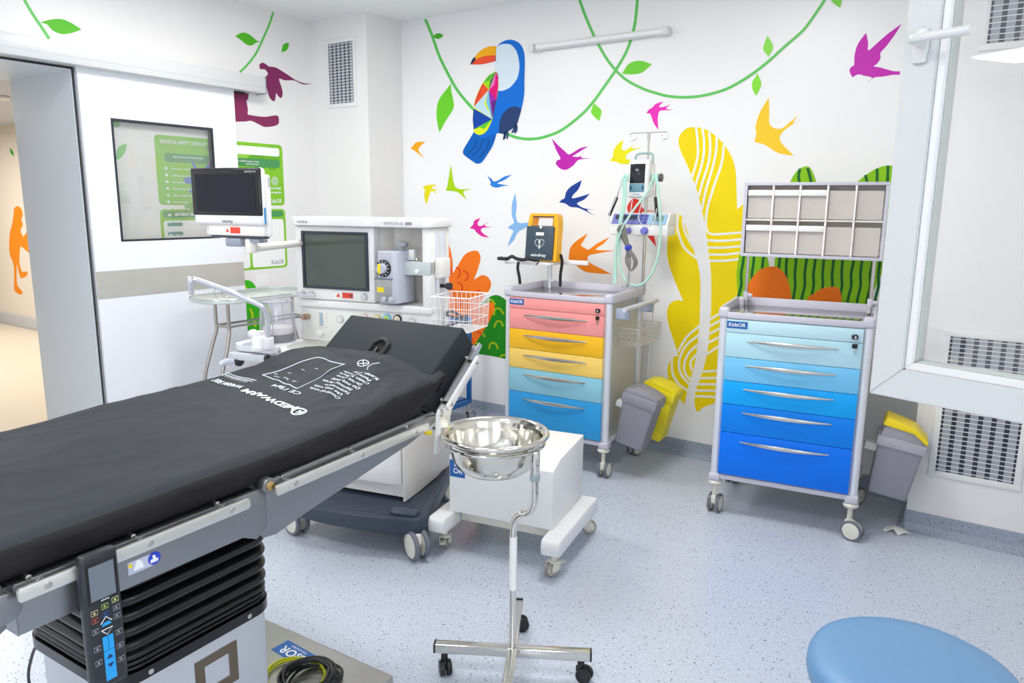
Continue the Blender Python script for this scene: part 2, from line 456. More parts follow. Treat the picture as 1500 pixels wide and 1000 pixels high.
M_.box(x0, x1+0.001, wy0, wy0+f, wz0, wz1); M_.box(x0, x1+0.001, wy1-f, wy1, wz0, wz1)
M_.box(x0, x1+0.001, wy0+f, wy1-f, wz0, wz0+f*.8); M_.box(x0, x1+0.001, wy0+f, wy1-f, wz1-f, wz1)
M_.build('window_gasket', mat('gasket', (44, 48, 58), 0.4), t)
M_ = MB(); M_.box(x1-0.008, x1-0.004, wy0+f, wy1-f, wz0+f*.8, wz1-f); M_.build('window_pane', glassy('door_glass', (236, 242, 240), 0.035, 0.02), t)
M_ = MB(); M_.box(x0+0.003, x0+0.006, wy0+f, wy1-f, wz0+f*.8, wz1-f); M_.build('window_pane', GLASS, t)
M_ = MB(); M_.box(x1, x1+0.0015, 2.275, 3.316, 1.006, 1.174); M_.build('kick_strip', mat('door_steel', (200, 199, 192), 0.42, 0.35, noise=0.08, nscale=5), t)

# ------------------------------------------------------------------ window sash in front, right
t = thing('window_1', None, None, (-0.233, 1.829, 0), -0.302); t['kind'] = 'structure'
SL, SW, SZ0, SZ1, ST = 0.70, 0.085, 1.178, 2.43, 0.07
def mitre(M_, pts_out, pts_in, y0, y1):
    n = len(pts_out)
    for i in range(n):
        j = (i+1) % n
        poly = [pts_out[i], pts_out[j], pts_in[j], pts_in[i]]
        q = bmesh.new()
        a = [q.verts.new((x, y0, z)) for x, z in poly]; c = [q.verts.new((x, y1, z)) for x, z in poly]
        q.faces.new(a); q.faces.new(c[::-1])
        for k in range(4): q.faces.new((a[k], c[k], c[(k+1) % 4], a[(k+1) % 4]))
        bmesh.ops.bevel(q, geom=[e for e in q.edges], offset=0.0022, segments=2, affect='EDGES')
        M_._merge(q)
rect = lambda a, b, c, d: [(a, c), (b, c), (b, d), (a, d)]
M_ = MB()
mitre(M_, rect(0, SL, SZ0, SZ1), rect(SW-0.017, SL-SW+0.017, SZ0+SW-0.017, SZ1-SW+0.017), 0, ST)
M_.build('frame', PVC, t)
M_ = MB()
mitre(M_, rect(SW-0.017, SL-SW+0.017, SZ0+SW-0.017, SZ1-SW+0.017), rect(SW, SL-SW, SZ0+SW, SZ1-SW), 0.006, ST-0.004)
M_.build('glazing_bead', WHITE, t)
M_ = MB(); mitre(M_, rect(SW, SL-SW, SZ0+SW, SZ1-SW), rect(SW+.003, SL-SW-.003, SZ0+SW+.003, SZ1-SW-.003), 0.018, 0.055)
M_.build('spacer', mat('spacer', (206, 212, 208), 0.4), t)
M_ = MB(); M_.box(SW, SL-SW, 0.022, 0.026, SZ0+SW, SZ1-SW); M_.build('glass', glassy('window_glass', (236, 240, 236), 0.008, 0.0), t)
M_ = MB(); M_.box(SW, SL-SW, 0.048, 0.052, SZ0+SW, SZ1-SW); M_.build('glass', MATS['window_glass'], t)
M_ = MB()
M_.mi = 0
M_.box(0.022, 0.050, -0.011, 0, 1.895, 1.965, b=0.005)
M_.prism([(0.036+0.016*cos(a*pi/10), 1.93+0.036*sin(a*pi/10)) for a in range(20)], 0, 0.012, Matrix.Rotation(pi/2, 4, 'X'), b=0.003)
M_.cyl((0.036, -0.01, 1.937), (0.036, -0.045, 1.937), 0.0095, n=20)
M_.tube([(0.036, -0.036, 1.937), (0.038, -0.047, 1.937), (0.052, -0.052, 1.937), (0.10, -0.052, 1.9375), (0.145, -0.050, 1.9378)], 0.0095, n=14, sub=5)
M_.build('window_handle', mat('handle_white', (224, 224, 224), 0.3), t)
# fixed frames: sash window opening and the added unseen window
t = thing('window_2', None, None, (0, 0, 0)); t['kind'] = 'structure'
M_ = MB()
for a, b_, c, d in ((-2.6, -0.5, 0.95, 1.0), (-2.6, -0.5, WZ1-0.05, WZ1), (-2.6, -2.55, 1.0, WZ1-0.05), (-0.55, -0.5, 1.0, WZ1-0.05), (-1.58, -1.52, 1.0, WZ1-0.05), (W0, W1, WZ0, WZ0+0.05), (W0, W1, WZ1-0.05, WZ1), (W0, W0+0.05, WZ0, WZ1), (W1-0.05, W1, WZ0, WZ1), (1.0, 1.06, WZ0, WZ1)):
    M_.box(XR+0.05, XR+0.12, a, b_, c, d, b=0.003)
M_.build('frame', PVC, t)

# ------------------------------------------------------------------ wall vents
def vent(label, x0, x1, z0, z1, y, slats, group=None, cols=6, rim=0.03):
    t = thing('wall_vent', label, 'vent grille', ((x0+x1)/2, y, (z0+z1)/2))
    w, h = (x1-x0)/2, (z1-z0)/2
    M_ = MB()
    M_.box(-w, w, -0.008, 0, h-rim, h, b=0.002); M_.box(-w, w, -0.008, 0, -h, -h+rim, b=0.002)
    M_.box(-w, -w+rim, -0.0079, 0, -h+rim, h-rim, b=0.001); M_.box(w-rim, w, -0.0079, 0, -h+rim, h-rim, b=0.001)
    M_.build('frame', WHITE, t)
    M_ = MB(); M_.box(-w+rim, w-rim, -0.0015, -0.0003, -h+rim, h-rim); M_.build('backing', mat('vent_dark', (58, 62, 78), 0.8), t)
    M_ = MB()
    n = slats
    for i in range(n):
        z = -h+rim+(i+0.5)*(2*h-2*rim)/n
        M_.box(-w+rim, w-rim, -0.0075, -0.0045, z-0.0018, z+0.0018)
    M_.build('slats', WHITE, t)
    M_ = MB()
    for i in range(cols):
        x = -w+rim+(i+0.5)*(2*w-2*rim)/cols
        M_.box(x-(w-rim)/cols*0.62, x+(w-rim)/cols*0.62, -0.0035, -0.0025, -h+rim, h-rim)
    M_.build('damper_blades', mat('vent_blades', (168, 172, 182), 0.5), t)
vent('tall narrow white air grille high on the grey column in the left corner', -4.443, -4.13, 2.303, 2.79, 4.068, 20, cols=6, rim=0.028)
vent('lowest white air grille near the floor, under the window sash', -0.215, 0.165, 0.30, 0.70, 4.027, 15, cols=6)
vent('white air grille seen through the lower part of the sash glass', -0.218, 0.165, 0.78, 1.03, 4.027, 9, cols=6)
vent('white air grille high on the right, seen through the top of the sash glass', -0.215, 0.17, 2.285, 2.80, 4.027, 19, cols=6)
# ================================================================== WALL DECALS
from mathutils.geometry import tessellate_polygon
def rebase(t):
    kids = [c for c in bpy.data.objects if c.parent == t]
    pts = [v.co for k in kids for v in k.data.vertices]
    c = Vector([(min(p[i] for p in pts)+max(p[i] for p in pts))/2 for i in range(3)])
    t.location = Vector(t.location)+c
    for k in kids: k.data.transform(Matrix.Translation(-c))
def outline(pts, sub=5):
    """closed outline; points with a third value are sharp corners, the rest are rounded"""
    n = len(pts); sh = [i for i, p in enumerate(pts) if len(p) > 2]
    P = [Vector((p[0], p[1])) for p in pts]
    if not sh: return crom(P, True, sub)
    out = []
    for a, b in zip(sh, sh[1:]+[sh[0]+n]):
        seg = [P[i % n] for i in range(a, b+1)]
        c = crom(seg, False, sub) if len(seg) > 2 else seg
        out += c[:-1]
    return out
def wallpt(px, py, ax, v, lift):
    p = on_plane(px, py, ax, v)
    if ax == 1: p.y -= lift
    else: p.x += lift
    return p
def sheet(M_, poly, ax, v, lift, th=0.0006):
    """thin vinyl sheet cut to an outline given on the wall"""
    P2 = []
    for p in poly:
        p = (float(p[0]), float(p[1]))
        if not P2 or (abs(p[0]-P2[-1][0])+abs(p[1]-P2[-1][1])) > 0.02: P2.append(p)
    q = bmesh.new(); n = len(P2)
    A = [q.verts.new(wallpt(x, y, ax, v, lift+th+0.0003)) for x, y in P2]
    B = [q.verts.new(wallpt(x, y, ax, v, lift+0.0003)) for x, y in P2]
    for tri in tessellate_polygon([[Vector((x, y, 0)) for x, y in P2]]):
        try: q.faces.new([A[i] for i in tri])
        except ValueError: pass
    for i in range(n): q.faces.new((A[i], A[(i+1) % n], B[(i+1) % n], B[i]))
    M_._merge(q, smooth=False)
def stroke(pts, w, sub=6, taper=False):
    P = crom([Vector((p[0], p[1])) for p in pts], False, sub) if sub else [Vector(p) for p in pts]
    L, R_ = [], []; n = len(P)
    for i in range(n):
        t = (P[min(i+1, n-1)]-P[max(i-1, 0)]).normalized(); nn = Vector((-t.y, t.x))
        ww = w/2*(1 if not taper else max(0.25, sin(pi*(i+0.5)/n)))
        L.append(P[i]+nn*ww); R_.append(P[i]-nn*ww)
    return L+R_[::-1]
BK = (1, YB); LF = (0, XL); CR = (1, 4.2)
def zc(z, x0, y0, s):  # crop coordinates -> photograph coordinates
    return [((p[0]/s+x0, p[1]/s+y0) + tuple(p[2:])) for p in z]
def decal(name, label, poly, col, wall=BK, lift=0.0, parent=None, smooth=True, sub=5):
    M_ = MB(); M_.recalc = True
    polys = poly if isinstance(poly[0][0], (list, tuple)) or isinstance(poly[0][0], Vector) and False else [poly]
    for p in polys: sheet(M_, outline(p, sub) if smooth else p, wall[0], wall[1], lift)
    o = M_.build(name, mat('vinyl_%d_%d_%d' % col, col, 0.45, spec=0.22), parent)
    if label: tag(o, label, 'wall decal')
    return o
G1, G2, G3 = (90, 200, 60), (60, 172, 78), (120, 215, 50)
S = 1
def bird(label, z, x0, y0, s, col, wall=BK, group='swallow decals on the back wall', lift=0.0):
    o = decal('bird_decal', label, zc(z, x0, y0, s), col, wall, lift)
    if group: o['group'] = group
bird('small amber swallow decal, the highest bird left of the toucan tail', [(107, 335, S), (125, 318), (150, 292), (215, 287, S), (185, 315), (165, 345), (180, 375), (213, 412, S), (165, 375), (135, 352)], 580, 150, 5, (250, 175, 25))
bird('small yellow swallow decal below the amber one, wing pointing down', [(195, 622, S), (230, 605), (300, 600, S), (262, 628), (318, 640, S), (285, 645), (302, 672, S), (262, 648), (245, 680), (222, 750, S), (208, 690), (212, 640)], 580, 150, 5, (238, 226, 20))
bird('lime green swallow decal with one wing pointing straight up', [(403, 455, S), (418, 560), (425, 590), (440, 622), (480, 635), (555, 632, S), (495, 655), (518, 712, S), (460, 662), (420, 650), (362, 645, S), (375, 620), (385, 560)], 580, 150, 5, (172, 214, 16))
bird('small mid blue swallow decal between the lime bird and the magenta bird', [(670, 537, S), (700, 560), (718, 578), (745, 572), (790, 545), (850, 528, S), (800, 565), (745, 592), (790, 602), (832, 610, S), (790, 612), (745, 623), (710, 618), (690, 600), (695, 585)], 580, 150, 5, (46, 130, 220))
bird('magenta swallow decal with a long forked tail below the hanging vine', [(290, 362, S), (340, 415), (385, 455), (415, 480), (450, 465), (500, 435), (560, 420, S), (510, 452), (440, 495, S), (495, 497), (530, 460, S), (507, 503), (585, 510, S), (490, 520), (450, 560), (400, 592), (355, 585), (320, 550, S), (330, 525), (355, 510), (325, 450)], 750, 130, 5, (196, 34, 178))
bird('navy blue swallow decal above and right of the defibrillator', [(512, 668, S), (490, 730), (450, 775), (440, 800), (480, 795), (570, 768, S), (530, 810), (480, 835), (485, 850), (530, 875), (615, 888, S), (550, 887), (608, 932, S), (540, 895), (480, 870), (430, 865), (390, 840), (345, 832, S), (365, 812), (385, 800), (400, 750), (440, 710)], 750, 130, 5, (24, 66, 152))
bird('small pink swallow decal right of the anaesthesia machine lid', [(540, 920, S), (565, 895), (575, 865), (620, 845, S), (605, 870), (598, 893), (622, 905), (685, 872, S), (650, 902), (703, 912, S), (640, 918), (622, 935), (640, 960), (685, 990, S), (630, 980), (590, 950), (575, 930)], 580, 150, 5, (228, 40, 158))
bird('pale blue swallow decal partly hidden behind the defibrillator', [(754.4, 282.4, S), (757, 300), (755.8, 315.6), (759.4, 325.8), (772, 325.8), (784, 322.8), (792.4, 319.2, S), (781.6, 325.8), (769.6, 333.6), (758.8, 340.2), (752.8, 351.6), (743.2, 361.2, S), (748, 348), (752.2, 337.8), (745, 334.8, S), (745.6, 331.5), (751.6, 327.8), (752.8, 324), (750, 315.6), (750, 300)], 0, 0, 1, (138, 186, 236))
bird('orange swallow decal right of the defibrillator, biggest of the orange birds', [(705, 258, S), (670, 320), (655, 345), (690, 370), (715, 375), (770, 335), (865, 285, S), (820, 335), (765, 378), (905, 383, S), (780, 405), (715, 420), (705, 450), (730, 480), (790, 510), (880, 558, S), (760, 550), (690, 540), (640, 510), (600, 470), (565, 455, S), (570, 400), (580, 360), (620, 315)], 720, 290, 5, (250, 140, 30))
bird('bright yellow swallow decal just left of the monitor on the drip pole', [(820, 375, S), (805, 420), (812, 450), (850, 440), (920, 385, S), (875, 435), (960, 430, S), (880, 455), (835, 490), (840, 515), (885, 525), (880, 548), (800, 550), (765, 535), (715, 528, S), (740, 495), (745, 450), (780, 400)], 750, 130, 5, (242, 234, 20))
bird('pink swallow decal directly above the drip pole hooks', [(1110, 92, S), (1085, 120), (1080, 135), (1120, 130), (1160, 115, S), (1130, 145), (1185, 157, S), (1110, 158), (1080, 165), (1070, 200), (1068, 240), (1072, 300, S), (1040, 255), (1020, 200), (1010, 182), (985, 180, S), (1000, 155), (1030, 135), (1055, 110)], 750, 130, 5, (244, 52, 190))
bird('yellow orange swallow decal between the feather decal and the window sash', [(1126, 143, S), (1127, 165), (1127, 180), (1133, 187), (1145, 188), (1158, 178), (1169, 169, S), (1162, 180), (1174, 176, S), (1158, 184), (1147, 193), (1142, 202), (1147, 212), (1163, 228, S), (1140, 224), (1120, 212), (1105, 208, S), (1108, 195), (1107, 185), (1113, 165)], 0, 0, 1, (252, 208, 50))
bird('large magenta bird decal with raised wings beside the window sash', [(603, 175, S), (550, 260), (490, 340), (450, 385), (448, 430), (420, 470), (400, 485), (450, 495), (540, 520), (592, 522, S), (590, 548, S), (540, 548), (470, 560), (395, 570), (345, 615, S), (385, 570), (330, 555), (285, 545), (243, 567, S), (222, 520), (235, 490), (255, 475), (260, 400), (285, 320), (343, 240, S), (358, 310), (360, 368), (420, 320), (500, 250)], 1200, 0, 5, (206, 46, 184))
bird('red bird decal half hidden behind the infusion device', [(927, 291), (934, 292), (938, 296), (943, 306), (962, 309.5, S), (940, 311), (951, 325), (958, 345), (961, 361, S), (948, 345), (935, 328), (925, 318), (919, 306), (921, 298)], 0, 0, 1, (240, 60, 50))
bird('plum coloured parrot decal on the left wall with a long thin tail', [(312, 590, S), (340, 573), (375, 590), (400, 608), (460, 618), (510, 645), (580, 690), (640, 730), (720, 762), (798, 766, S), (720, 774), (650, 745), (620, 735), (545, 735), (493, 722), (515, 800), (525, 850), (515, 895), (490, 885), (465, 850, S), (455, 915), (435, 925), (400, 880), (372, 770), (370, 710), (390, 672), (360, 635), (330, 635), (315, 625)], 330, 0, 6.253, (132, 46, 96), LF, None)
decal('foot_decal', 'plum coloured monkey foot decal emerging from behind the sliding door', [(330, 124, S), (363, 124, S), (364, 140, S), (363, 146), (361, 147), (363, 160), (363, 167), (370, 169), (388, 171), (405, 169), (408.5, 175), (406, 183), (389, 186), (379, 182), (368, 177), (357, 178), (330, 178, S)], (140, 50, 96), LF)
# vines with their leaves
def vine(label, pts, w, leaves, wall=BK, z0=0.0):
    t = thing('vine_decal', label, 'wall decal', tuple(wallpt(*pts[0][:2], wall[0], wall[1], 0)))
    inv = Matrix.Translation(-Vector(t.location))
    M_ = MB(); sheet(M_, stroke(pts, w), wall[0], wall[1], z0); bmesh.ops.transform(M_.bm, matrix=inv, verts=M_.bm.verts)
    M_.build('stem', mat('vine_green', (92, 200, 88) if wall is BK else (60, 172, 78), 0.42), t)
    for lf, col in leaves:
        M_ = MB(); sheet(M_, outline(lf), wall[0], wall[1], z0+0.0007); bmesh.ops.transform(M_.bm, matrix=inv, verts=M_.bm.verts)
        M_.build('leaf', mat('vinyl_%d_%d_%d' % col, col, 0.45, spec=0.22), t)
vine('green vine decal swinging under the toucan and up past the batten lamp', [(623, 28), (633, 52), (644, 83), (660.5, 116), (672.6, 135.6), (693.5, 160), (718, 184), (745, 197), (760, 202), (776, 203.6), (796, 201), (820, 192), (840, 178), (856, 164), (870, 148), (883, 130), (905, 98), (920, 70), (930, 35), (935, -15)], 4.2,
     [(zc([(275, 395, S), (268, 430), (200, 520), (180, 600), (185, 680), (200, 745, S), (240, 670), (290, 590), (293, 540), (278, 470), (276, 420)], 600, 30, 4.545), (112, 212, 46)),
      (zc([(155, 105, S), (180, 88), (205, 86), (227, 101, S), (210, 115), (188, 124), (168, 116)], 600, 30, 4.545), (72, 178, 40)),
      (zc([(603, 100, S), (610, 115), (650, 150), (655, 180), (638, 237, S), (590, 190), (580, 160)], 750, 130, 5), (130, 226, 60)),
      ([(911, 108, S), (922, 93), (938, 89), (955, 94, S), (941, 106), (926, 109)], (118, 214, 62))])
vine('long green vine decal drooping across the top of the back wall', [(846, -10), (852, 8), (862, 34), (875, 62), (893, 92), (915, 115), (940, 129), (960, 136), (980, 141), (1004, 142.4), (1030, 140), (1060, 132), (1084, 120), (1108, 104), (1128, 88), (1152, 66), (1176, 45), (1192, 24), (1208, 0), (1216, -16)], 4.0,
     [(zc([(822, 262, S), (860, 330), (855, 370), (832, 410), (830, 430, S), (825, 410), (794, 370), (795, 335)], 960, 0, 5), (150, 232, 90)),
      (zc([(748, 530, S), (752, 550), (775, 600), (770, 640), (738, 702, S), (712, 650), (712, 600), (738, 560)], 960, 0, 5), (140, 230, 64)),
      ([(1212, -12, S), (1217, 0), (1225, 8), (1231, 11.5, S), (1233, -2), (1228, -14)], (128, 220, 80))], BK, 0.0016)
vine('short green vine decal with one leaf above the door rail, far left', [(30, -12), (38, 4), (50, 24), (61, 40), (72, 57)], 4.4,
     [([(59, 33, S), (72, 29), (90, 28), (106, 34.5), (119, 43.2, S), (106, 48), (91, 50), (77, 44.5), (69, 36)], (94, 196, 46))], LF)
vine('green vine decal hanging from the ceiling to the end of the door rail', [(400, 18), (395, 34), (386, 55), (375, 78), (362, 95), (351, 106)], 3.2,
     [(zc([(90, 333, S), (140, 303), (190, 302), (240, 330), (290, 373), (325, 380, S), (280, 392), (240, 417), (190, 405), (140, 365)], 330, 0, 6.253), (84, 184, 40)),
      (zc([(583, 392, S), (575, 440), (550, 468), (513, 478, S), (525, 420), (545, 398)], 330, 0, 6.253), (84, 190, 40))], LF)
decal('leaf_decal', 'green leaf decal seen through the door glass at its left edge', zc([(580, 655, S), (575, 690), (550, 725), (530, 730, S), (532, 700), (545, 670)], 0, 0, 3.125), (120, 206, 100), LF)
decal('leaf_decal', 'green leaf tip decal behind the top left corner of the door glass', zc([(505, 560, S), (515, 540), (545, 560), (550, 575), (530, 583), (510, 575)], 0, 0, 3.125), (120, 206, 100), LF)
# toucan
tz = lambda z: zc(z, 600, 30, 4.545)
t = thing('toucan_decal', 'big blue toucan decal with a multicoloured faceted wing', 'wall decal')
_d = lambda n, z, c, l, sm=True: decal(n, None, tz(z), c, BK, l+0.0018, t, sm)
_d('body', [(580, 178, S), (606, 150), (650, 130), (695, 132), (735, 155), (760, 200), (768, 270), (765, 400), (763, 500), (745, 592), (720, 680, S), (660, 735), (580, 752, S), (555, 830), (510, 905), (480, 945), (450, 953), (425, 940), (370, 900), (357, 880), (362, 855), (395, 800), (430, 742), (440, 600, S), (575, 342, S), (600, 300, S)], (0, 112, 216), 0)
_d('tail', [(430, 742, S), (480, 790, S), (540, 762, S), (578, 758, S), (555, 830), (510, 905), (480, 945), (450, 953), (425, 940), (370, 900), (357, 880), (362, 855), (395, 800)], (0, 98, 190), 0.0007)
_d('face', [(578, 180, S), (605, 162), (640, 156), (680, 165), (715, 210), (731, 280), (731, 330), (715, 390), (670, 445), (620, 468), (592, 466, S), (592, 360), (575, 340), (566, 290), (575, 230)], (222, 238, 248), 0.0007)
_d('beak_top', [(580, 172, S), (535, 173), (490, 190), (455, 218), (438, 242, S), (440, 262, S), (475, 245), (520, 235), (576, 232, S)], (252, 180, 20), 0.0007)
_d('beak_bottom', [(440, 262, S), (475, 245), (520, 235), (576, 232, S), (575, 270, S), (530, 282), (480, 292), (408, 294, S)], (246, 84, 52), 0.0007)
_d('beak_tip', [(438, 240, S), (441, 262, S), (425, 282), (406, 295, S), (418, 262)], (40, 48, 84), 0.0014)
_d('wing', [(578, 338, S), (590, 370), (594, 440), (580, 530), (555, 655, S), (520, 730), (480, 760), (450, 757), (430, 735), (422, 660), (428, 575), (452, 490), (490, 415), (530, 365)], (228, 240, 40), 0.0014)
for c, z in (((80, 196, 60), [(576, 340), (530, 367), (492, 415), (535, 400)]), ((38, 128, 70), [(576, 342), (538, 402), (530, 460)]), ((170, 226, 20), [(492, 415), (536, 400), (530, 460)]),
             ((244, 122, 196), [(577, 342), (530, 465), (568, 426)]), ((236, 10, 122), [(578, 342), (592, 380), (593, 440), (580, 530), (530, 465), (568, 426)]),
             ((250, 84, 48), [(490, 416), (528, 462), (432, 573), (440, 530), (455, 490)]), ((232, 70, 44), [(490, 416), (474, 500), (432, 573), (440, 530), (455, 490)]),
             ((196, 228, 246), [(430, 576), (528, 465), (500, 552), (552, 655)]), ((122, 196, 238), [(528, 465), (512, 545), (552, 655), (545, 560)]), ((90, 180, 230), [(528, 465), (540, 540), (552, 655)]),
             ((160, 40, 176), [(530, 466), (580, 530), (550, 542), (553, 652)]), ((86, 34, 130), [(580, 530), (550, 542), (555, 655)]),
             ((8, 70, 170), [(428, 585), (552, 657), (430, 725), (423, 660)]), ((0, 92, 214), [(428, 585), (478, 625), (552, 657)]), ((14, 54, 134), [(552, 657), (475, 650), (430, 725)]),
             ((92, 206, 50), [(430, 728), (552, 657), (500, 722), (470, 712)])):
    _d('wing_facet', z, c, 0.0021+0.00015*(hash(c) % 4), False)
_d('belly', [(745, 592, S), (722, 576), (695, 573), (660, 585), (625, 620), (603, 670), (598, 710), (598, 750, S), (630, 754), (665, 733), (700, 710, S), (720, 680)], (36, 62, 112), 0.0016)
for z in ([(652, 730), (655, 760), (650, 788)], [(642, 740), (640, 765), (626, 793)], [(648, 735), (636, 750), (630, 785)], [(700, 690), (697, 720), (682, 748)], [(708, 690), (704, 720), (700, 750)], [(710, 685), (716, 715), (708, 745)]):
    decal('claw', None, [tuple(v) for v in stroke(tz(z), 2.2, 4)], (36, 62, 112), BK, 0.0036, t, False)
for z in ([(445, 800), (432, 845), (397, 880)], [(492, 788), (470, 850), (420, 900)], [(532, 798), (512, 860), (467, 915)]):
    decal('tail_line', None, [tuple(v) for v in stroke(tz(z), 1.0, 6)], (20, 60, 110), BK, 0.0040, t, False)
rebase(t)
# big yellow feather leaf
t = thing('feather_decal', 'tall yellow feather leaf decal with white stripes between the two carts', 'wall decal')
YF_ = (250, 222, 10)
decal('blade', None, [(1017, 186, S), (1006, 188), (996.5, 197), (994, 209), (997.6, 222), (1004, 236), (1013, 257), (1021, 279), (1027, 303), (1033, 332), (1039, 378), (1041.5, 400), (1042, 436), (1040.5, 470), (1036, 516), (1026.7, 551), (1018.6, 574), (1017.5, 592), (1020, 602, S), (1025, 602), (1029, 597), (1044, 591), (1060, 580), (1068, 520), (1066, 470), (1062, 444, S), (1074, 437), (1086, 426, S), (1084, 400), (1090, 368), (1095, 320), (1089, 299, S), (1080, 306.5, S), (1078.6, 272), (1077.5, 250), (1072, 230), (1061, 212), (1046, 197), (1030, 188)], YF_, BK, 0, t)
decal('blade', None, [(994, 313), (988, 315), (982, 328), (978, 350), (977, 370), (980, 388), (988, 410), (1001, 441, S), (992, 439.5), (982, 444), (977, 457), (979.5, 475), (985, 493), (994, 520.6, S), (985, 524.5), (978.4, 537), (979.5, 555.5), (990, 576), (1002.5, 592, S), (1009.4, 562), (1018.6, 528), (1024, 482), (1025.5, 447), (1026, 413), (1023, 390), (1020, 378), (1012, 354), (1004, 330), (1000, 319)], YF_, BK, 0, t)
A_ = (980, 180, 4.545); B_ = (960, 390, 4.35)
for z, o_ in (([(180, 22), (190, 120), (190, 230), (148, 378)], A_), ([(222, 30), (234, 130), (225, 250), (172, 430)], A_), ([(268, 62), (275, 150), (265, 260), (225, 390), (192, 505)], A_), ([(318, 92), (315, 180), (290, 300), (245, 450), (218, 580)], A_),
             ([(366, 145), (350, 270), (300, 420), (258, 560), (245, 660), (256, 720), (290, 740), (370, 738), (500, 727)], A_), ([(252, 780), (350, 785), (500, 773)], A_), ([(260, 830), (370, 829), (500, 818)], A_), ([(266, 875), (370, 876), (500, 862)], A_), ([(270, 918), (380, 916), (465, 906)], A_),
             ([(62, 605), (55, 690), (75, 770), (110, 840), (190, 905)], A_), ([(92, 635), (105, 720), (160, 825)], A_),
             ([(290, 372), (200, 450), (143, 545)], B_), ([(285, 432), (200, 500), (155, 590), (160, 680), (222, 755)], B_), ([(280, 490), (215, 550), (185, 620), (190, 680), (230, 730)], B_), ([(262, 560), (225, 610), (232, 665)], B_), ([(105, 585), (110, 680), (150, 750), (212, 795)], B_),
             ([(350, 338), (410, 300)], B_), ([(348, 382), (410, 345)], B_), ([(342, 432), (410, 395)], B_), ([(332, 488), (410, 450)], B_), ([(320, 565), (400, 510)], B_), ([(285, 672), (400, 664)], B_), ([(270, 712), (395, 710)], B_), ([(262, 750), (395, 752)], B_), ([(255, 790), (390, 792)], B_), ([(250, 826), (390, 832)], B_)):
    decal('stripe', None, [tuple(v) for v in stroke(zc(z, *o_), 3.4, 5)], (244, 244, 238), BK, 0.0007, t, False)
rebase(t)
# green striped bushes with orange mounds (behind the right cart)
t = thing('bush_decal', 'green bush decal with dark wavy stripes and orange mounds behind the drawer rack', 'wall decal')
GR_, DG_ = (140, 200, 24), (22, 104, 46)
decal('bush', None, [(1084, 470, S), (1080, 420), (1079.5, 395), (1086, 362), (1096, 345), (1108, 342), (1120, 360), (1127, 390), (1136, 430), (1140, 470, S)], GR_, BK, 0.0012, t)
decal('bush', None, [(1134, 470, S), (1134, 400), (1140, 340), (1150, 290), (1158, 266), (1167, 250.7), (1179, 243.8), (1188, 247), (1196, 267), (1206, 300), (1228, 286), (1256, 266), (1273, 253), (1291, 244), (1306, 242.6), (1320, 250), (1330, 300), (1310, 360), (1289, 407), (1271, 445), (1258, 480, S)], GR_, BK, 0.0018, t)
xs = [(1089.5, 1080.5), (1104, 1098), (1118.5, 1112), (1142, 1136), (1153, 1150), (1166, 1162), (1182, 1174), (1194, 1188), (1207.5, 1201.5), (1221, 1216), (1235, 1230), (1250, 1242), (1263.5, 1256), (1278, 1270), (1290, 1282)]
for k, (a, b) in enumerate(xs):
    pts = [(a+0.8, 372), (a-1+(k % 2), 385), (a+(b-a)*.4, 402), (a+(b-a)*.5+1, 418), (b, 440), (b-2, 468)]
    decal('stripe', None, [tuple(v) for v in stroke(pts, 4.0, 4)], DG_, BK, 0.0026, t, False)
for pts in ([(1172, 247), (1170, 258), (1172, 270)], [(1183, 246), (1186, 256), (1189, 270)], [(1268, 256), (1271, 270)], [(1285, 247), (1285, 270)], [(1301, 243), (1300, 270)]):
    decal('stripe', None, [tuple(v) for v in stroke(pts, 4.2, 4)], DG_, BK, 0.0026, t, False)
decal('mound', None, [(1092, 480, S), (1093, 428), (1100, 410), (1112, 396), (1124, 391), (1138, 391), (1149, 400), (1156, 416), (1160, 440), (1160, 480, S)], (250, 124, 30), BK, 0.0034, t)
decal('mound', None, [(1178, 480, S), (1182, 440), (1192, 430), (1206, 422), (1222, 420), (1230, 424), (1233, 440), (1233, 480, S)], (250, 124, 30), BK, 0.0034, t)
rebase(t)
# orange coral and green hill (between machine and left cart)
cz = lambda z: zc(z, 640, 340, 5)
t = thing('hill_decal', 'dark green rounded hill decal with yellow arcs beside the left cart', 'wall decal')
decal('hill', None, cz([(230, 880, S), (270, 800), (290, 640), (320, 530), (370, 482), (430, 460), (480, 476), (515, 515), (530, 600), (540, 935, S), (400, 906), (290, 890)]), (32, 140, 26), BK, 0, t)
for z in ([(370, 502), (398, 494), (430, 530)], [(418, 607), (428, 565), (460, 560), (490, 600)], [(420, 697), (440, 655), (468, 655), (487, 690)], [(381, 857), (395, 814), (430, 815), (448, 855)], [(325, 738), (342, 748), (352, 768)], [(282, 812), (305, 822), (318, 857)], [(462, 922), (478, 900), (510, 900)], [(540, 620), (555, 590), (580, 600)]):
    decal('arc', None, [tuple(v) for v in stroke(cz(z), 2.6, 6)], (170, 190, 16), BK, 0.0007, t, False)
rebase(t)
t = thing('coral_decal', 'orange coral shaped decal with red arcs behind the wire basket', 'wall decal')
decal('coral', None, cz([(-60, 60, S), (0, 38), (35, 35), (70, 55), (100, 130), (115, 220), (115, 302, S), (150, 250), (200, 170), (250, 140), (300, 140), (320, 190), (300, 270), (272, 347, S), (330, 315), (375, 330), (398, 380), (380, 430), (330, 500), (300, 545, S), (360, 520), (400, 512), (420, 530), (420, 570), (380, 660), (330, 740), (275, 822), (200, 900), (-60, 900, S)]), (252, 124, 28), BK, 0.0009, t)
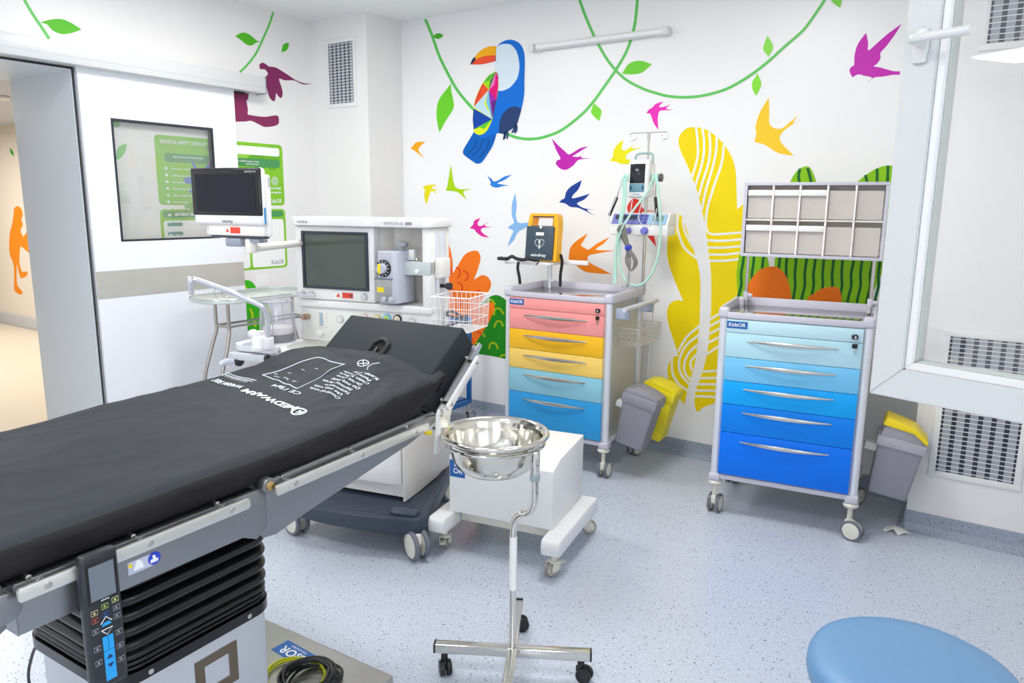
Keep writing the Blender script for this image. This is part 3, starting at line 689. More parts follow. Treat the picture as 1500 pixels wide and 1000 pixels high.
for z in ([(75, 255), (100, 262), (105, 300), (85, 328)], [(140, 258), (165, 272), (170, 310), (150, 338)], [(193, 283), (222, 298), (228, 335), (203, 358)], [(150, 368), (180, 380), (188, 410), (175, 440)], [(292, 424), (318, 436), (324, 475), (302, 498)], [(105, 402), (122, 425), (118, 465), (100, 482)], [(286, 622), (308, 640), (308, 675), (284, 697)], [(335, 647), (358, 655), (370, 682)], [(296, 728), (318, 738), (328, 752)], [(248, 765), (264, 780), (268, 805)], [(150, 480), (175, 500), (178, 540)]):
    decal('arc', None, [tuple(v) for v in stroke(cz(z), 2.0, 6)], (236, 66, 30), BK, 0.0016, t, False)
rebase(t)
# green bush decal low on the left wall
t = thing('shrub_decal', 'green shrub decal with yellow flecks low on the left wall behind the steel table', 'wall decal')
decal('shrub', None, [(335, 484, S), (335, 425), (345, 412), (358, 410), (368, 412), (375, 421), (378, 436), (392, 445), (398, 462), (400, 484, S)], (60, 186, 30), LF, 0, t)
for z in ([(358, 418), (362, 427), (358, 434)], [(366, 452), (369, 458), (370, 466)], [(372, 470), (374, 478)], [(385, 452), (391, 450), (395, 458)]):
    decal('fleck', None, [tuple(v) for v in stroke(z, 3.0, 4)], (200, 220, 20), LF, 0.0007, t, False)
rebase(t)
# corridor: orange monkey, two leaves, detector
mk = lambda z: zc(z, 0, 100, 1.923)
decal('monkey_decal', 'orange climbing monkey silhouette decal on the corridor wall', mk([(40, 395), (50, 388), (61, 398), (64, 415), (60, 425), (64, 440), (58, 458), (66, 475, S), (80, 455), (86, 458), (78, 480, S), (92, 505), (96, 520), (88, 524), (72, 512), (58, 502), (55, 530), (55, 548), (62, 572), (76, 572), (76, 583), (60, 591), (53, 575), (48, 552), (47, 590), (50, 612), (62, 628), (62, 637), (50, 634), (40, 622), (40, 590), (38, 552), (27, 520), (27, 470), (34, 440), (38, 415)]), (252, 150, 24), CR)
decal('leaf_decal', 'small bright green leaf decal high on the corridor wall', mk([(27, 224, S), (36, 232), (40, 248, S), (31, 240)]), (70, 180, 60), CR)
decal('leaf_decal', 'dark green leaf decal on the corridor wall above the monkey', mk([(60, 312, S), (70, 340), (74, 372, S), (64, 345)]), (40, 110, 60), CR)
# ---------------------------------------------------------------- posters on the left wall
def poster(label, y0, y1, z0, z1):
    t = thing('wall_poster', label, 'poster', (XL, (y0+y1)/2, (z0+z1)/2)); return t, (y1-y0)/2, (z1-z0)/2
PG, PGD = (132, 200, 30), (70, 150, 84)
def rr(w, h, r, n=5, cx=0, cy=0):
    out = []
    for sx, sy, a in ((1, 1, 0), (-1, 1, 90), (-1, -1, 180), (1, -1, 270)):
        for k in range(n+1):
            an = radians(a+90*k/n); out.append((cx+sx*(w-r)+r*cos(an), cy+sy*(h-r)+r*sin(an)))
    return out
WY = lambda lift: (lambda x, y: (lift, x, y))
def panel2(name, poly, col, lift, parent, place=WY):
    M_ = MB(); pl_ = place(lift+0.0004); pb = place(lift)
    q = bmesh.new(); A = [q.verts.new(pl_(x, y)) for x, y in poly]; B = [q.verts.new(pb(x, y)) for x, y in poly]
    n = len(A)
    for tri in tessellate_polygon([[Vector((x, y, 0)) for x, y in poly]]): q.faces.new([A[i] for i in tri])
    for i in range(n): q.faces.new((A[i], A[(i+1) % n], B[(i+1) % n], B[i]))
    M_._merge(q, smooth=False)
    return M_.build(name, mat('print_%d_%d_%d' % col, col, 0.4), parent)
py0 = on_plane(225, 196, 0, XL).y; py1 = on_plane(413, 213, 0, XL).y
pz1 = (on_plane(225, 196, 0, XL).z+on_plane(413, 213, 0, XL).z)/2; pz0 = (on_plane(233, 300, 0, XL).z+on_plane(415, 301, 0, XL).z)/2
t, pw, ph = poster('large green safety checklist poster with dragonflies, upper of the two', py0, py1, pz0, pz1)
panel2('sheet', rr(pw, ph, 0.03), PG, 0.0005, t)
panel2('title_bar', rr(0.24, 0.03, 0.015, cx=pw-0.27, cy=ph-0.055), (250, 252, 250), 0.0026, t)
panel2('pill', rr(0.21, 0.028, 0.02, cx=-pw+0.27, cy=ph-0.14), PGD, 0.0026, t)
panel2('pill', rr(0.19, 0.028, 0.02, cx=pw-0.22, cy=ph-0.14), PGD, 0.0026, t)
FL = [0.0010]
for cx, cy, rx, ry, c in ((-0.1, -0.1, 0.10, 0.13, (112, 184, 40)), (0.05, 0.12, 0.13, 0.06, (150, 206, 70)), (0.3, 0.1, 0.10, 0.05, (96, 168, 30)), (-0.2, -0.24, 0.12, 0.04, (110, 170, 60)), (pw-0.1, 0.12, 0.07, 0.08, (104, 178, 26))):
    panel2('foliage', [(cx+rx*cos(a*pi/12)*(1+0.12*(a % 2)), cy+ry*sin(a*pi/12)*(1+0.12*(a % 2))) for a in range(24)], c, FL[0], t); FL[0] += 0.0002
DL = [0.0032]
def dragon(cx, cy, s, c, rot):
    ca, sa = cos(rot), sin(rot)
    for bx, by, rx, ry, tt in ((0, 0, 0.012, 0.15, 0), (0.055, 0.05, 0.06, 0.022, .5), (-0.055, 0.05, 0.06, 0.022, -.5), (0.055, 0.0, 0.055, 0.02, .1), (-0.055, 0.0, 0.055, 0.02, -.1)):
        pts = []
        for k in range(20):
            u, v = rx*cos(k*pi/10), ry*sin(k*pi/10); u, v = u*cos(tt)-v*sin(tt)+bx, u*sin(tt)+v*cos(tt)+by
            pts.append((cx+s*(u*ca-v*sa), cy+s*(u*sa+v*ca)))
        panel2('dragonfly', pts, c, DL[0], t); DL[0] += 0.0002
dragon(-0.17, -0.08, 1.15, (84, 120, 200), 0.5); dragon(-0.02, 0.10, 0.9, (206, 110, 200), 1.1)
M_ = MB(); W_ = WY(0.0060)
PC = ((py0+py1)/2, (pz0+pz1)/2)
PP = lambda px, py: (on_plane(px, py, 0, XL).y-PC[0], on_plane(px, py, 0, XL).z-PC[1])
a_ = PP(234, 209); b_ = PP(303, 215); put_text(M_, 'SURGICAL SAFETY CHECKLIST', W_, a_[0], a_[1], 0.022, 0.02, 'l', b_[0]-a_[0])
for k in range(3): put_text(M_, 'Before induction of anaesthesia', W_, -pw+0.12+k*(2*pw-0.62) if k < 2 else 0.02, ph-0.138, 0.012, 0.015) if k < 2 else None
put_text(M_, 'Before patient leaves', W_, pw-0.36, ph-0.137, 0.012, 0.015); put_text(M_, 'operating room', W_, pw-0.33, ph-0.155, 0.012, 0.015)
rows = ['Patient has confirmed', 'identity, site, procedure', 'Site marked', 'Safety check completed', 'Pulse oximeter on patient', 'Known allergy', 'Difficult airway', 'No', 'Yes', 'Risk of blood loss', 'No', 'Yes, and fluids planned']
for k, r in enumerate(rows):
    put_text(M_, r, W_, -pw+0.10, ph-0.215-k*0.043, 0.013, 0.012)
    M_.box(0.0054, 0.0059, -pw+0.055, -pw+0.073, ph-0.215-k*0.043, ph-0.2-k*0.043)
    if k < 9: put_text(M_, ['Nurse confirms', 'name of procedure', 'Instrument counts', 'are correct', 'Specimen labelled', 'Equipment problems', 'Key concerns', 'for recovery', 'of this patient'][k], W_, pw-0.33, ph-0.205-k*0.036, 0.012, 0.012)
a_ = PP(393, 277); b_ = PP(411, 277); put_text(M_, 'World Health', W_, a_[0], a_[1], 0.018, 0.02, 'l', b_[0]-a_[0]); a_ = PP(393, 283); put_text(M_, 'Organization', W_, a_[0], a_[1], 0.018, 0.02, 'l', b_[0]-a_[0])
a_ = PP(394, 297); b_ = PP(412.5, 297); put_text(M_, 'KidsOR', W_, a_[0], a_[1], 0.030, 0.01, 'l', b_[0]-a_[0])
wx, wz = PP(402, 265)
for rr_ in (0.030, 0.020): M_.tube([(0.0056, wx+rr_*cos(a*pi/14), wz+rr_*sin(a*pi/14)) for a in range(28)], 0.0016, 4, closed=True)
for a in range(3): M_.box(0.0052, 0.0057, wx-0.0015+0.011*(a-1), wx+0.0015+0.011*(a-1), wz-0.022, wz+0.022)
M_.build('lettering', INKW, t)
z_top = (on_plane(233.6, 306, 0, XL).z+on_plane(415, 306, 0, XL).z)/2; z_bot = on_plane(420, 391, 0, XL).z
t, pw, ph = poster('white whiteboard style patient chart poster with a green border, lower of the two', py0, py1, z_bot, z_top)
panel2('border', rr(pw, ph, 0.03), PG, 0.0005, t)
panel2('title_bar', rr(pw-0.02, 0.022, 0.02, cy=ph-0.035), PGD, 0.001, t)
dv = on_plane(367, 360, 0, XL).y-(py0+py1)/2; PC = ((py0+py1)/2, (z_bot+z_top)/2)
panel2('field', rr((dv-0.01+pw-0.02)/2, ph-0.045, 0.02, cx=(-pw+0.02+dv-0.01)/2, cy=-0.03), (246, 249, 246), 0.001, t)
panel2('field', rr((pw-0.02-dv-0.01)/2, ph-0.045, 0.02, cx=(pw-0.02+dv+0.01)/2, cy=-0.03), (248, 250, 248), 0.001, t)
for k, s_ in enumerate(('Surgeon', 'Anaesthetist', 'Scrub nurse', 'Operation', 'Weight', 'Time')):
    panel2('pill', rr(0.055, 0.012, 0.01, cx=-pw+0.1, cy=ph-0.10-k*0.06), (96, 150, 132), 0.0015, t)
for k in range(2): panel2('pill', rr(0.035, 0.012, 0.01, cx=-pw+0.36, cy=ph-0.22-k*0.06), (96, 150, 132), 0.0015, t)
M_ = MB()
put_text(M_, 'PATIENT BOARD', WY(0.0018), on_plane(257, 312, 0, XL).y-PC[0], ph-0.044, 0.018, 0.03)
M_.build('lettering', INKW, t)
M_ = MB(); a_ = PP(398, 387); b_ = PP(416, 386); put_text(M_, 'KidsOR', WY(0.0018), a_[0], a_[1], 0.032, 0.0, 'l', b_[0]-a_[0]); M_.build('lettering', mat('ink_grey', (90, 110, 110), .5), t)
# switch plate seen through the door
t = thing('wall_switch', 'flat white switch plate seen through the door glass, bottom left', 'switch', tuple(on_plane(181, 282, 0, XL)))
MB().box(0, 0.004, -0.04, 0.04, -0.06, 0.06, b=0.0015).build('plate', WHITE, t); MB().box(0.004, 0.006, -0.025, 0.025, -0.035, 0.035, b=0.0008).build('rocker', WHITE, t)
t = thing('notice_card', 'small blank white square card on the left wall right of the sliding door', 'notice', tuple(on_plane(384, 411, 0, XL)))
MB().box(0, 0.002, -0.05, 0.05, -0.045, 0.045).build('card', PAPER, t)
# ================================================================== shared fittings
def caster(parent, x, y, ztop, r=0.05, w=0.016, gap=0.020, heading=0.0, wheelmat=CREAM, tiremat=TIRE, body=CREAM, plate=None, trail=0.03, twin=True, name='caster', brake=False):
    """swivel caster: housing (part) with its wheels as sub-parts; heading = direction the wheel trails"""
    c, s = cos(heading), sin(heading)
    F = Matrix.Translation((x, y, 0)) @ Matrix.Rotation(heading, 4, 'Z')
    P = lambda u, v, z: F @ Vector((u, v, z))
    M_ = MB()
    if plate: M_.lathe([(0, ztop-0.024), (plate*0.8, ztop-0.024), (plate, ztop-0.016), (plate, ztop-0.008), (plate*0.8, ztop), (0, ztop)], 28, Matrix.Translation((x, y, 0)))
    M_.cyl(P(0, 0, r*1.5), P(0, 0, ztop-0.01), 0.012, n=16)
    hw = gap*0.5 if twin else gap*0.5+w+0.004
    prof = [(-0.018, r*1.1), (-0.018, r*1.95), (0.014, r*2.0), (trail+r*0.30, r*1.75), (trail+r*0.45, r*1.2), (trail+0.012, r*0.8), (trail-0.012, r*0.75)]
    if twin:
        M_.prism(prof, -gap/2+0.001, gap/2-0.001, F @ Matrix.Rotation(pi/2, 4, 'X'), b=0.003)
    else:
        for sgn in (-1, 1):
            M_.prism(prof, sgn*hw-0.002, sgn*hw+0.002, F @ Matrix.Rotation(pi/2, 4, 'X'), b=0.001)
        M_.cyl(P(0, 0, r*1.75), P(0, 0, r*2.05), hw+0.004, n=18, b=0.003)
        M_.cyl(P(trail, -hw-0.003, r), P(trail, hw+0.003, r), 0.005, n=12)
    if brake: M_.box(-0.055-r*0.2, -0.012, -0.014, 0.014, r*1.35, r*1.5, b=0.003, M=F)
    o = M_.build(name, body, parent)
    for sgn in ((-1, 1) if twin else (0,)):
        W_ = MB(); a = sgn*gap/2; b_ = sgn*(gap/2+w) if sgn else 0
        if not sgn: a, b_ = -w/2, w/2
        q0, q1 = (a, b_) if a < b_ else (b_, a); th = q1-q0
        MM = F @ Matrix.Translation((trail, q0, r)) @ Matrix.Rotation(-pi/2, 4, 'X')
        W_.mi = 1; W_.lathe([(r*0.80, 0.0005), (r*0.93, 0), (r*0.985, th*0.12), (r, th*0.3), (r, th*0.7), (r*0.985, th*0.88), (r*0.93, th), (r*0.80, th-0.0005)], 30, MM)
        W_.mi = 0; W_.lathe([(0, -0.0012), (r*0.4, -0.0014), (r*0.78, 0.0003), (r*0.82, 0.001), (r*0.82, th-0.001), (r*0.78, th-0.0003), (r*0.4, th+0.0014), (0, th+0.0012)], 30, MM)
        W_.build('wheel', [wheelmat, tiremat], o)
    return o
def arc_handle(parent, x0, x1, y, z, mat_=SATIN, droop=0.0, sag=0.022, r=0.0055):
    pts = [(x0+(x1-x0)*k/20, y-sag*sin(pi*k/20)**0.8-0.002, z-droop*sin(pi*k/20)) for k in range(21)]
    M_ = MB(); M_.tube(pts, r, 10, radii=[0.003, 0.007, 0.0105, 0.0115, 0.0105, 0.007, 0.003], flat=0.55)
    for xx in (x0+0.02, x1-0.02): M_.cyl((xx, y-0.008, z), (xx, y, z), 0.004, n=10)
    return M_.build('handle', mat_, parent)
def plate_label(parent, name, M, w, h, bgm, texts, th=0.0006):
    """thin printed plate in the local xy plane of M (z outwards)"""
    M_ = MB(); M_.box(-w/2, w/2, -h/2, h/2, 0, th, M=M); o = M_.build(name, bgm, parent)
    T = MB()
    for (s_, x, y, hh, al, bold) in texts:
        put_text(T, s_, lambda a, b: M @ Vector((a, b, th+0.0003)), x, y, hh, bold, al)
    T.build('lettering', INKW, o)
    return o
XZ = Matrix.Rotation(pi/2, 4, 'X')     # local xy plane -> faces -y
def at(x, y, z, M=None): return Matrix.Translation((x, y, z)) @ (M if M is not None else Matrix.Identity(4))

# ================================================================== MEDICINE CARTS
CW, CD, CZB, CZT = 0.712, 0.53, 0.185, 1.098
DZ = [1.043, 0.977, 0.852, 0.730, 0.608, 0.460, 0.232]
def make_cart(label, X, Y, a, cols, w=CW):
    t = thing('medicine_cart', label, 'cart', (X, Y, 0), a)
    M_ = MB()   # top tray
    tray = M_
    M_.box(0.01, w-0.01, 0.01, CD-0.01, 1.046, 1.054, b=0.003)
    M_.box(0.045, w-0.045, 0.0, 0.014, 1.0465, 1.078, b=0.004)
    M_.box(0.045, w-0.045, CD-0.014, CD, 1.0465, 1.1, b=0.005)
    M_.box(0.0, 0.014, 0.045, CD-0.045, 1.0465, 1.1, b=0.005); M_.box(w-0.014, w, 0.045, CD-0.045, 1.0465, 1.1, b=0.005)
    for cx in (0.025, w-0.025):
        for cy in (0.025, CD-0.025):
            M_.box(cx-0.026, cx+0.026, cy-0.026, cy+0.026, 1.0455, 1.099, b=0.014, seg=4)
    o = M_.build('top_tray', LAV, t)
    MB().box(0.016, w-0.016, 0.016, CD-0.016, 1.0541, 1.0562, b=0.0008).build('tray_insert', mat('tray_steel', (214, 212, 212), 0.12, 0.85), o)
    M_ = MB()
    for cx in (0.026, w-0.026):
        for cy in (0.026, CD-0.026):
            P_ = MB(); P_.cyl((cx, cy, 0.225), (cx, cy, 1.046), 0.0215, n=24); P_.build('corner_post', ALU, t)
    M_ = MB(); M_.box(0.03, w-0.03, 0.012, CD-0.012, 0.226, 1.0455); M_.build('body', mat('cart_side_panel', (204, 203, 200), 0.38, 0.15), t)
    M_ = MB()
    M_.box(0.02, w-0.02, 0.004, CD-0.004, 0.2, 0.2255, b=0.004)
    for cx in (0.028, w-0.028):
        for cy in (0.028, CD-0.028):
            M_.box(cx-0.03, cx+0.03, cy-0.03, cy+0.03, CZB, 0.2265, b=0.010, seg=3)
    M_.build('base_frame', LAV, t)
    for k in range(6):
        z1, z0 = DZ[k]-0.0012, DZ[k+1]+0.0012
        M_ = MB(); M_.box(0.046, w-0.046, -0.004, 0.012, z0, z1, b=0.0015)
        nm = 'fascia' if k == 0 else 'drawer'
        d = M_.build(nm, mat('drawer_%d_%d_%d' % cols[k], cols[k], 0.36, spec=0.3), t)
        if k:
            zc_ = z1-(0.036 if k < 5 else 0.042)
            arc_handle(d, 0.146, w-0.146, -0.004, zc_)
        else:
            plate_label(d, 'sticker', at(0.096, -0.004, 1.017, XZ), 0.10, 0.036, BLUEL, [('KidsOR', 0, -0.008, 0.018, 'c', 0.015)])
            L = MB(); L.cyl((w-0.078, -0.004, 1.005), (w-0.078, -0.018, 1.005), 0.012, n=20, b=0.002); L.box(w-0.094, w-0.090, -0.012, -0.004, 0.995, 1.015); lk = L.build('lock', BLACKG, d)
            K = MB(); K.cyl((w-0.078, -0.018, 1.005), (w-0.078, -0.022, 1.005), 0.006, n=14)
            K.tube([(w-0.078, -0.020, 0.998), (w-0.077, -0.022, 0.985), (w-0.078, -0.02, 0.975)], 0.0012, 6)
            K.box(w-0.081, w-0.075, -0.018, -0.0165, 0.925, 0.955)
            K.build('key', SATIN, lk)
            K = MB(); K.box(w-0.090, w-0.066, -0.022, -0.015, 0.952, 0.974, b=0.003); K.build('key_bow', BLACKG, lk)
    return t
PINK = (252, 160, 158)
cart1 = make_cart('pink, yellow and blue drawer cart on casters, against the back wall below the defibrillator', -2.543, 3.694, 0.054, [PINK, PINK, (255, 196, 40), (255, 216, 112), (146, 205, 224), (52, 160, 226)], 0.716)
cart2 = make_cart('all blue drawer cart on casters under the clear drawer rack, drawers darkening downwards', -1.18, 3.621, 0.124, [(196, 230, 242), (186, 228, 242), (122, 202, 246), (16, 170, 252), (0, 132, 240), (0, 118, 244)])
for c_, hd in ((cart1, (1.2, 1.6, 2.0, 1.3)), (cart2, (1.45, -0.35, 1.2, 0.9))):
    w = CW
    for (x, y), h in zip(((0.03, 0.03), (w-0.03, 0.03), (0.03, CD-0.03), (w-0.03, CD-0.03)), hd):
        caster(c_, x, y, CZB, r=0.05, w=0.018, gap=0.026, heading=h, plate=0.036, trail=0.022)
# side push handle of the left cart
M_ = MB()
for y in (0.05, 0.43):
    MB().box(0.716, 0.80, y, y+0.035, 0.955, 1.02, b=0.01).build('handle_bracket', mat('bracket_blue_grey', (176, 186, 208), 0.4), cart1)
M_ = MB(); M_.tube([(0.795, -0.01, 1.022), (0.795, 0.24, 1.022), (0.795, 0.52, 1.022)], 0.014, 16); M_.build('push_bar', mat('bar_grey', (206, 210, 220), 0.35), cart1)
M_ = MB(); M_.tube([(0.74, 0.5, 0.26), (0.76, 0.51, 0.6), (0.775, 0.52, 1.01)], 0.004, 8); M_.build('side_rod', ALU, cart1)
def basket(t, x0, x1, y0, y1, z0, z1, n, m_, nr, r=0.0016, mat_=WIRE, grow=0.0):
    M_ = MB()
    def ring(z, g, rr): return [(x0-g, y0-g, z), (x1+g, y0-g, z), (x1+g, y1+g, z), (x0-g, y1+g, z)]
    for k in range(nr):
        f_ = k/(nr-1); z = z0+(z1-z0)*f_; g = grow*f_
        P_ = ring(z, g, r)
        for i in range(4): M_.tube([P_[i], P_[(i+1) % 4]], r*(1.8 if k == nr-1 else 1), 6)
    g = grow
    for i in range(n+1):
        x = x0+(x1-x0)*i/n; xt = x0-g+(x1-x0+2*g)*i/n
        M_.tube([(xt, y0-g, z1), (x, y0, z0), (x, y1, z0), (xt, y1+g, z1)], r, 6)
    for i in range(1, m_):
        y = y0+(y1-y0)*i/m_; yt = y0-g+(y1-y0+2*g)*i/m_
        M_.tube([(x0-g, yt, z1), (x0, y, z0), (x1, y, z0), (x1+g, yt, z1)], r, 6)
    return M_
t = thing('wire_basket', 'small chrome wire basket hung on the right side of the pink and blue cart', 'basket', (-2.543, 3.694, 0), 0.054)
basket(t, 0.735, 0.85, 0.10, 0.44, 0.80, 0.90, 8, 18, 5, 0.0013, grow=0.006).build('wire_mesh', mat('basket_wire', (214, 208, 196), 0.3, 0.5), t)
# waste bins
def bin_(label, X, Y, a, lx, ly, col, lid, kind=0, tilt=0.22):
    """tilted waste bin hung on the cart side; lx,ly local position of its inner front bottom corner"""
    t = thing('waste_bin', label, 'bin', (X+lx*cos(a)-ly*sin(a), Y+lx*sin(a)+ly*cos(a), 0.225), a)
    T = Matrix.Rotation(tilt, 4, 'Y')
    M_ = MB(); M_.box(0, 0.20, 0, 0.16, 0, 0.29, b=0.012, seg=3, taper=0.86, M=T); M_.build('bucket', mat('bin_%d_%d_%d' % col, col, 0.45), t)
    L = MB()
    if kind == 0:
        L.box(-0.007, 0.207, -0.007, 0.167, 0.262, 0.322, b=0.008, M=T)
        L.prism([(0, 0), (0.2, 0), (0.2, 0.012), (0.14, 0.034), (0.05, 0.04), (0, 0.02)], 0.0, 0.15, T @ Matrix.Translation((0, 0.155, 0.318)) @ XZ, b=0.004)
        L.build('lid', mat('bin_%d_%d_%d' % lid, lid, 0.45), t)
    else:
        L.box(-0.007, 0.207, -0.007, 0.167, 0.25, 0.30, b=0.006, M=T)
        L.prism([(0, 0), (0.2, 0), (0.19, 0.03), (0.13, 0.062), (0.02, 0.07)], 0.0, 0.15, T @ Matrix.Translation((0.002, 0.155, 0.296)) @ XZ, b=0.005)
        o = L.build('hood', mat('bin_hood', (176, 174, 184), 0.45), t)
        F_ = MB(); F_.prism([(0.0, 0.052), (0.135, 0.042), (0.2, 0.0), (0.203, 0.018), (0.14, 0.066), (0.01, 0.09)], -0.004, 0.154, T @ Matrix.Translation((0.002, 0.155, 0.306)) @ Matrix.Translation((0, -0.02, 0)) @ XZ, b=0.003)
        F_.build('flap', mat('bin_yellow', (246, 218, 20), 0.4), t)
    H_ = MB(); H_.box(-0.05, 0.02, 0.05, 0.11, 0.20, 0.235, b=0.004, M=T); H_.build('hanging_clip', WHITE, t)
    return t
GB, YB_ = (142, 141, 152), (244, 226, 22)
bin_('plain grey waste bin with grey lid beside the pink and blue cart', -2.543, 3.694, 0.054, 0.716, 0.06, GB, (148, 147, 158))
bin_('yellow waste bin with yellow lid hung behind the plain grey one', -2.543, 3.694, 0.054, 0.745, 0.29, YB_, (248, 230, 24))
bin_('grey waste bin with a yellow flap hung beside the all blue cart', -1.18, 3.621, 0.124, 0.735, 0.10, GB, GB, 1, 0.14)

# ------------------------------------------------------------------ drawer rack above the blue cart
t = thing('drawer_rack', 'lavender grey framed rack of ten clear tilt drawers standing over the blue cart', 'drawer rack', (-1.18, 3.621, 1.333), 0.124)
RX0, RX1, RH, RY = 0.018, 0.712, 0.39, 0.40
M_ = MB(); f = 0.016
M_.box(RX0, RX1, RY, RY+0.12, 0, f, b=0.002); M_.box(RX0, RX1, RY, RY+0.12, RH-f, RH, b=0.002)
M_.box(RX0, RX0+f, RY+0.001, RY+0.119, f, RH-f); M_.box(RX1-f, RX1, RY+0.001, RY+0.119, f, RH-f)
M_.build('frame', LAV, t)
MB().box(RX0+f, RX1-f, RY+0.11, RY+0.118, f, RH-f).build('back_panel', mat('rack_back', (244, 238, 230), 0.6), t)
cw = (RX1-RX0-2*f)/5; ch = (RH-2*f-0.008)/2
M_ = MB(); M_.box(RX0+f, RX1-f, RY+0.012, RY+0.11, RH/2-0.004, RH/2+0.004); M_.build('shelf', WHITEW, t)
for k in range(1, 5):
    x = RX0+f+k*cw
    for z in (f, RH/2+0.004): MB().box(x-0.0045, x+0.0045, RY+0.002, RY+0.10, z, z+ch).build('divider', mat('rack_divider', (250, 244, 240), .4), t)
BINM = glassy('rack_clear', (246, 238, 232), 0.45, 0.12)
for r_ in range(2):
    for k in range(5):
        x = RX0+f+k*cw+0.006; z = f+0.003+r_*(ch+0.008); ww = cw-0.012
        M_ = MB()
        Mx = Matrix.Translation((x, RY+0.09, z)) @ Matrix.Rotation(pi/2, 4, 'X')
        M_.prism([(0, 0), (ww, 0), (ww, ch-0.03), (0, ch-0.03)], 0.068, 0.072, Mx)
        for xx in (0, ww-0.002): M_.prism([(xx, 0), (xx+0.002, 0), (xx+0.002, ch-0.03), (xx, ch-0.03)], 0.0, 0.068, Mx)
        M_.prism([(0.002, 0), (ww-0.002, 0), (ww-0.002, 0.002), (0.002, 0.002)], 0.0, 0.068, Mx)
        M_.box(x+0.004, x+ww-0.004, RY+0.014, RY+0.018, z+0.004, z+0.014)
        b_ = M_.build('tilt_drawer', BINM, t)
        if k < 3:
            L = MB(); L.box(x-0.001, x+ww+0.001, RY+0.003, RY+0.012, z+ch-0.056, z+ch-0.026, b=0.002); L.build('label_strip', PAPER, b_)
for px_ in (0.050, 0.675):
    M_ = MB(); M_.cyl((px_, RY+0.08, -0.275), (px_, RY+0.08, 0.0), 0.0095, n=18)
    p_ = M_.build('support_pole', SATIN, t)
    M_ = MB(); M_.cyl((px_, RY+0.08, -0.245), (px_, RY+0.08, -0.20), 0.015, n=20, b=0.003); M_.cyl((px_+0.01, RY+0.08, -0.22), (px_+0.034, RY+0.08, -0.22), 0.012, n=6, b=0.003)
    M_.build('clamp', LAV, p_)

# ------------------------------------------------------------------ defibrillator shelf and drip pole (left cart local frame)
C1 = (-2.543, 3.694); CA = 0.054
def c1(x, y, z=0): return (C1[0]+x*cos(CA)-y*sin(CA), C1[1]+x*sin(CA)+y*cos(CA), z)
t = thing('accessory_shelf', 'small white shelf on a post at the rear left of the pink and blue cart', 'shelf', c1(0.078, 0.45, 1.057), CA)
M_ = MB(); M_.cyl((0, 0, 0), (0, 0, 0.085), 0.010, n=18); M_.cyl((0, 0, 0.055), (0, 0, 0.155), 0.0165, n=20, b=0.003); M_.cyl((0.012, 0, 0.05), (0.032, 0, 0.05), 0.009, n=12); M_.build('post', ALU, t)
M_ = MB(); M_.prism(rr(0.175, 0.125, 0.025), 0, 0.02, at(-0.11, -0.0, 0.155), b=0.005)
M_.box(0.03, 0.26, 0.02, 0.055, 0.157, 0.187, b=0.01)
M_.build('shelf_board', WHITE, t)
t = thing('defibrillator', 'yellow and slate grey defibrillator with a white heart symbol standing on the small shelf', 'defibrillator', c1(0.040, 0.425, 1.2325), CA-0.04)
HB, HH = 0.118, 0.305
T = Matrix.Rotation(-0.10, 4, 'X')
M_ = MB()
outer = [(-HB, 0), (HB, 0), (HB*0.99, HH-0.05), (HB*0.93, HH-0.012), (HB*0.84, HH), (-HB*0.74, HH), (-HB*0.84, HH-0.012), (-HB*0.90, HH-0.05)]
inner = [(-0.072, HH-0.078), (0.076, HH-0.078), (0.078, HH-0.025), (-0.066, HH-0.025)]
q = bmesh.new()
def ringp(y): return [q.verts.new((x, y, z)) for x, z in outer], [q.verts.new((x, y, z)) for x, z in inner]
oA, iA = ringp(-0.04); oB, iB = ringp(0.025)
from mathutils.geometry import tessellate_polygon as _tp
tri = _tp([[Vector((x, z, 0)) for x, z in outer], [Vector((x, z, 0)) for x, z in inner[::-1]]])
LA = oA+iA[::-1]; LB = oB+iB[::-1]
for a, b_, c in tri: q.faces.new((LA[a], LA[b_], LA[c])); q.faces.new((LB[c], LB[b_], LB[a]))
for R1, R2 in ((oA, oB), (iA, iB)):
    n = len(R1)
    for i in range(n): q.faces.new((R1[i], R1[(i+1) % n], R2[(i+1) % n], R2[i]))
bmesh.ops.dissolve_limit(q, angle_limit=0.01, verts=q.verts, edges=q.edges)
bmesh.ops.recalc_face_normals(q, faces=q.faces)
M_._merge(q, T); M_.build('housing', mat('defib_yellow', (252, 184, 30), 0.4), t)
M_ = MB(); M_.box(-HB*0.94, HB*0.82, -0.054, -0.039, 0.006, HH-0.083, b=0.006, seg=3, M=T); dr = M_.build('door', mat('defib_slate', (60, 76, 90), 0.3), t)
M_ = MB(); M_.torus((0, 0, 0), 1, 1) if False else None
hg = [(-0.076, -0.0, HH-0.082), (0.08, 0, HH-0.082), (0.082, 0, HH-0.020), (-0.07, 0, HH-0.020)]
M_.tube([T @ Vector((x, -0.041, z)) for x, _, z in hg], 0.004, 8, closed=True); M_.build('handle_trim', mat('defib_trim', (54, 56, 64), 0.4), t)
M_ = MB(); DP = lambda x, y: T @ Vector((x, -0.0546, y))
put_text(M_, 'mindray', DP, -0.006, 0.028, 0.019, 0.015, 'c', 0.115)
heart = []
for k in range(40):
    a = 2*pi*k/40; hx = 16*sin(a)**3; hy = 13*cos(a)-5*cos(2*a)-2*cos(3*a)-cos(4*a); heart.append((-0.004+hx*0.00215, 0.112+hy*0.0021))
M_.tube([T @ Vector((x, -0.0545, z)) for x, z in heart], 0.0015, 5, closed=True)
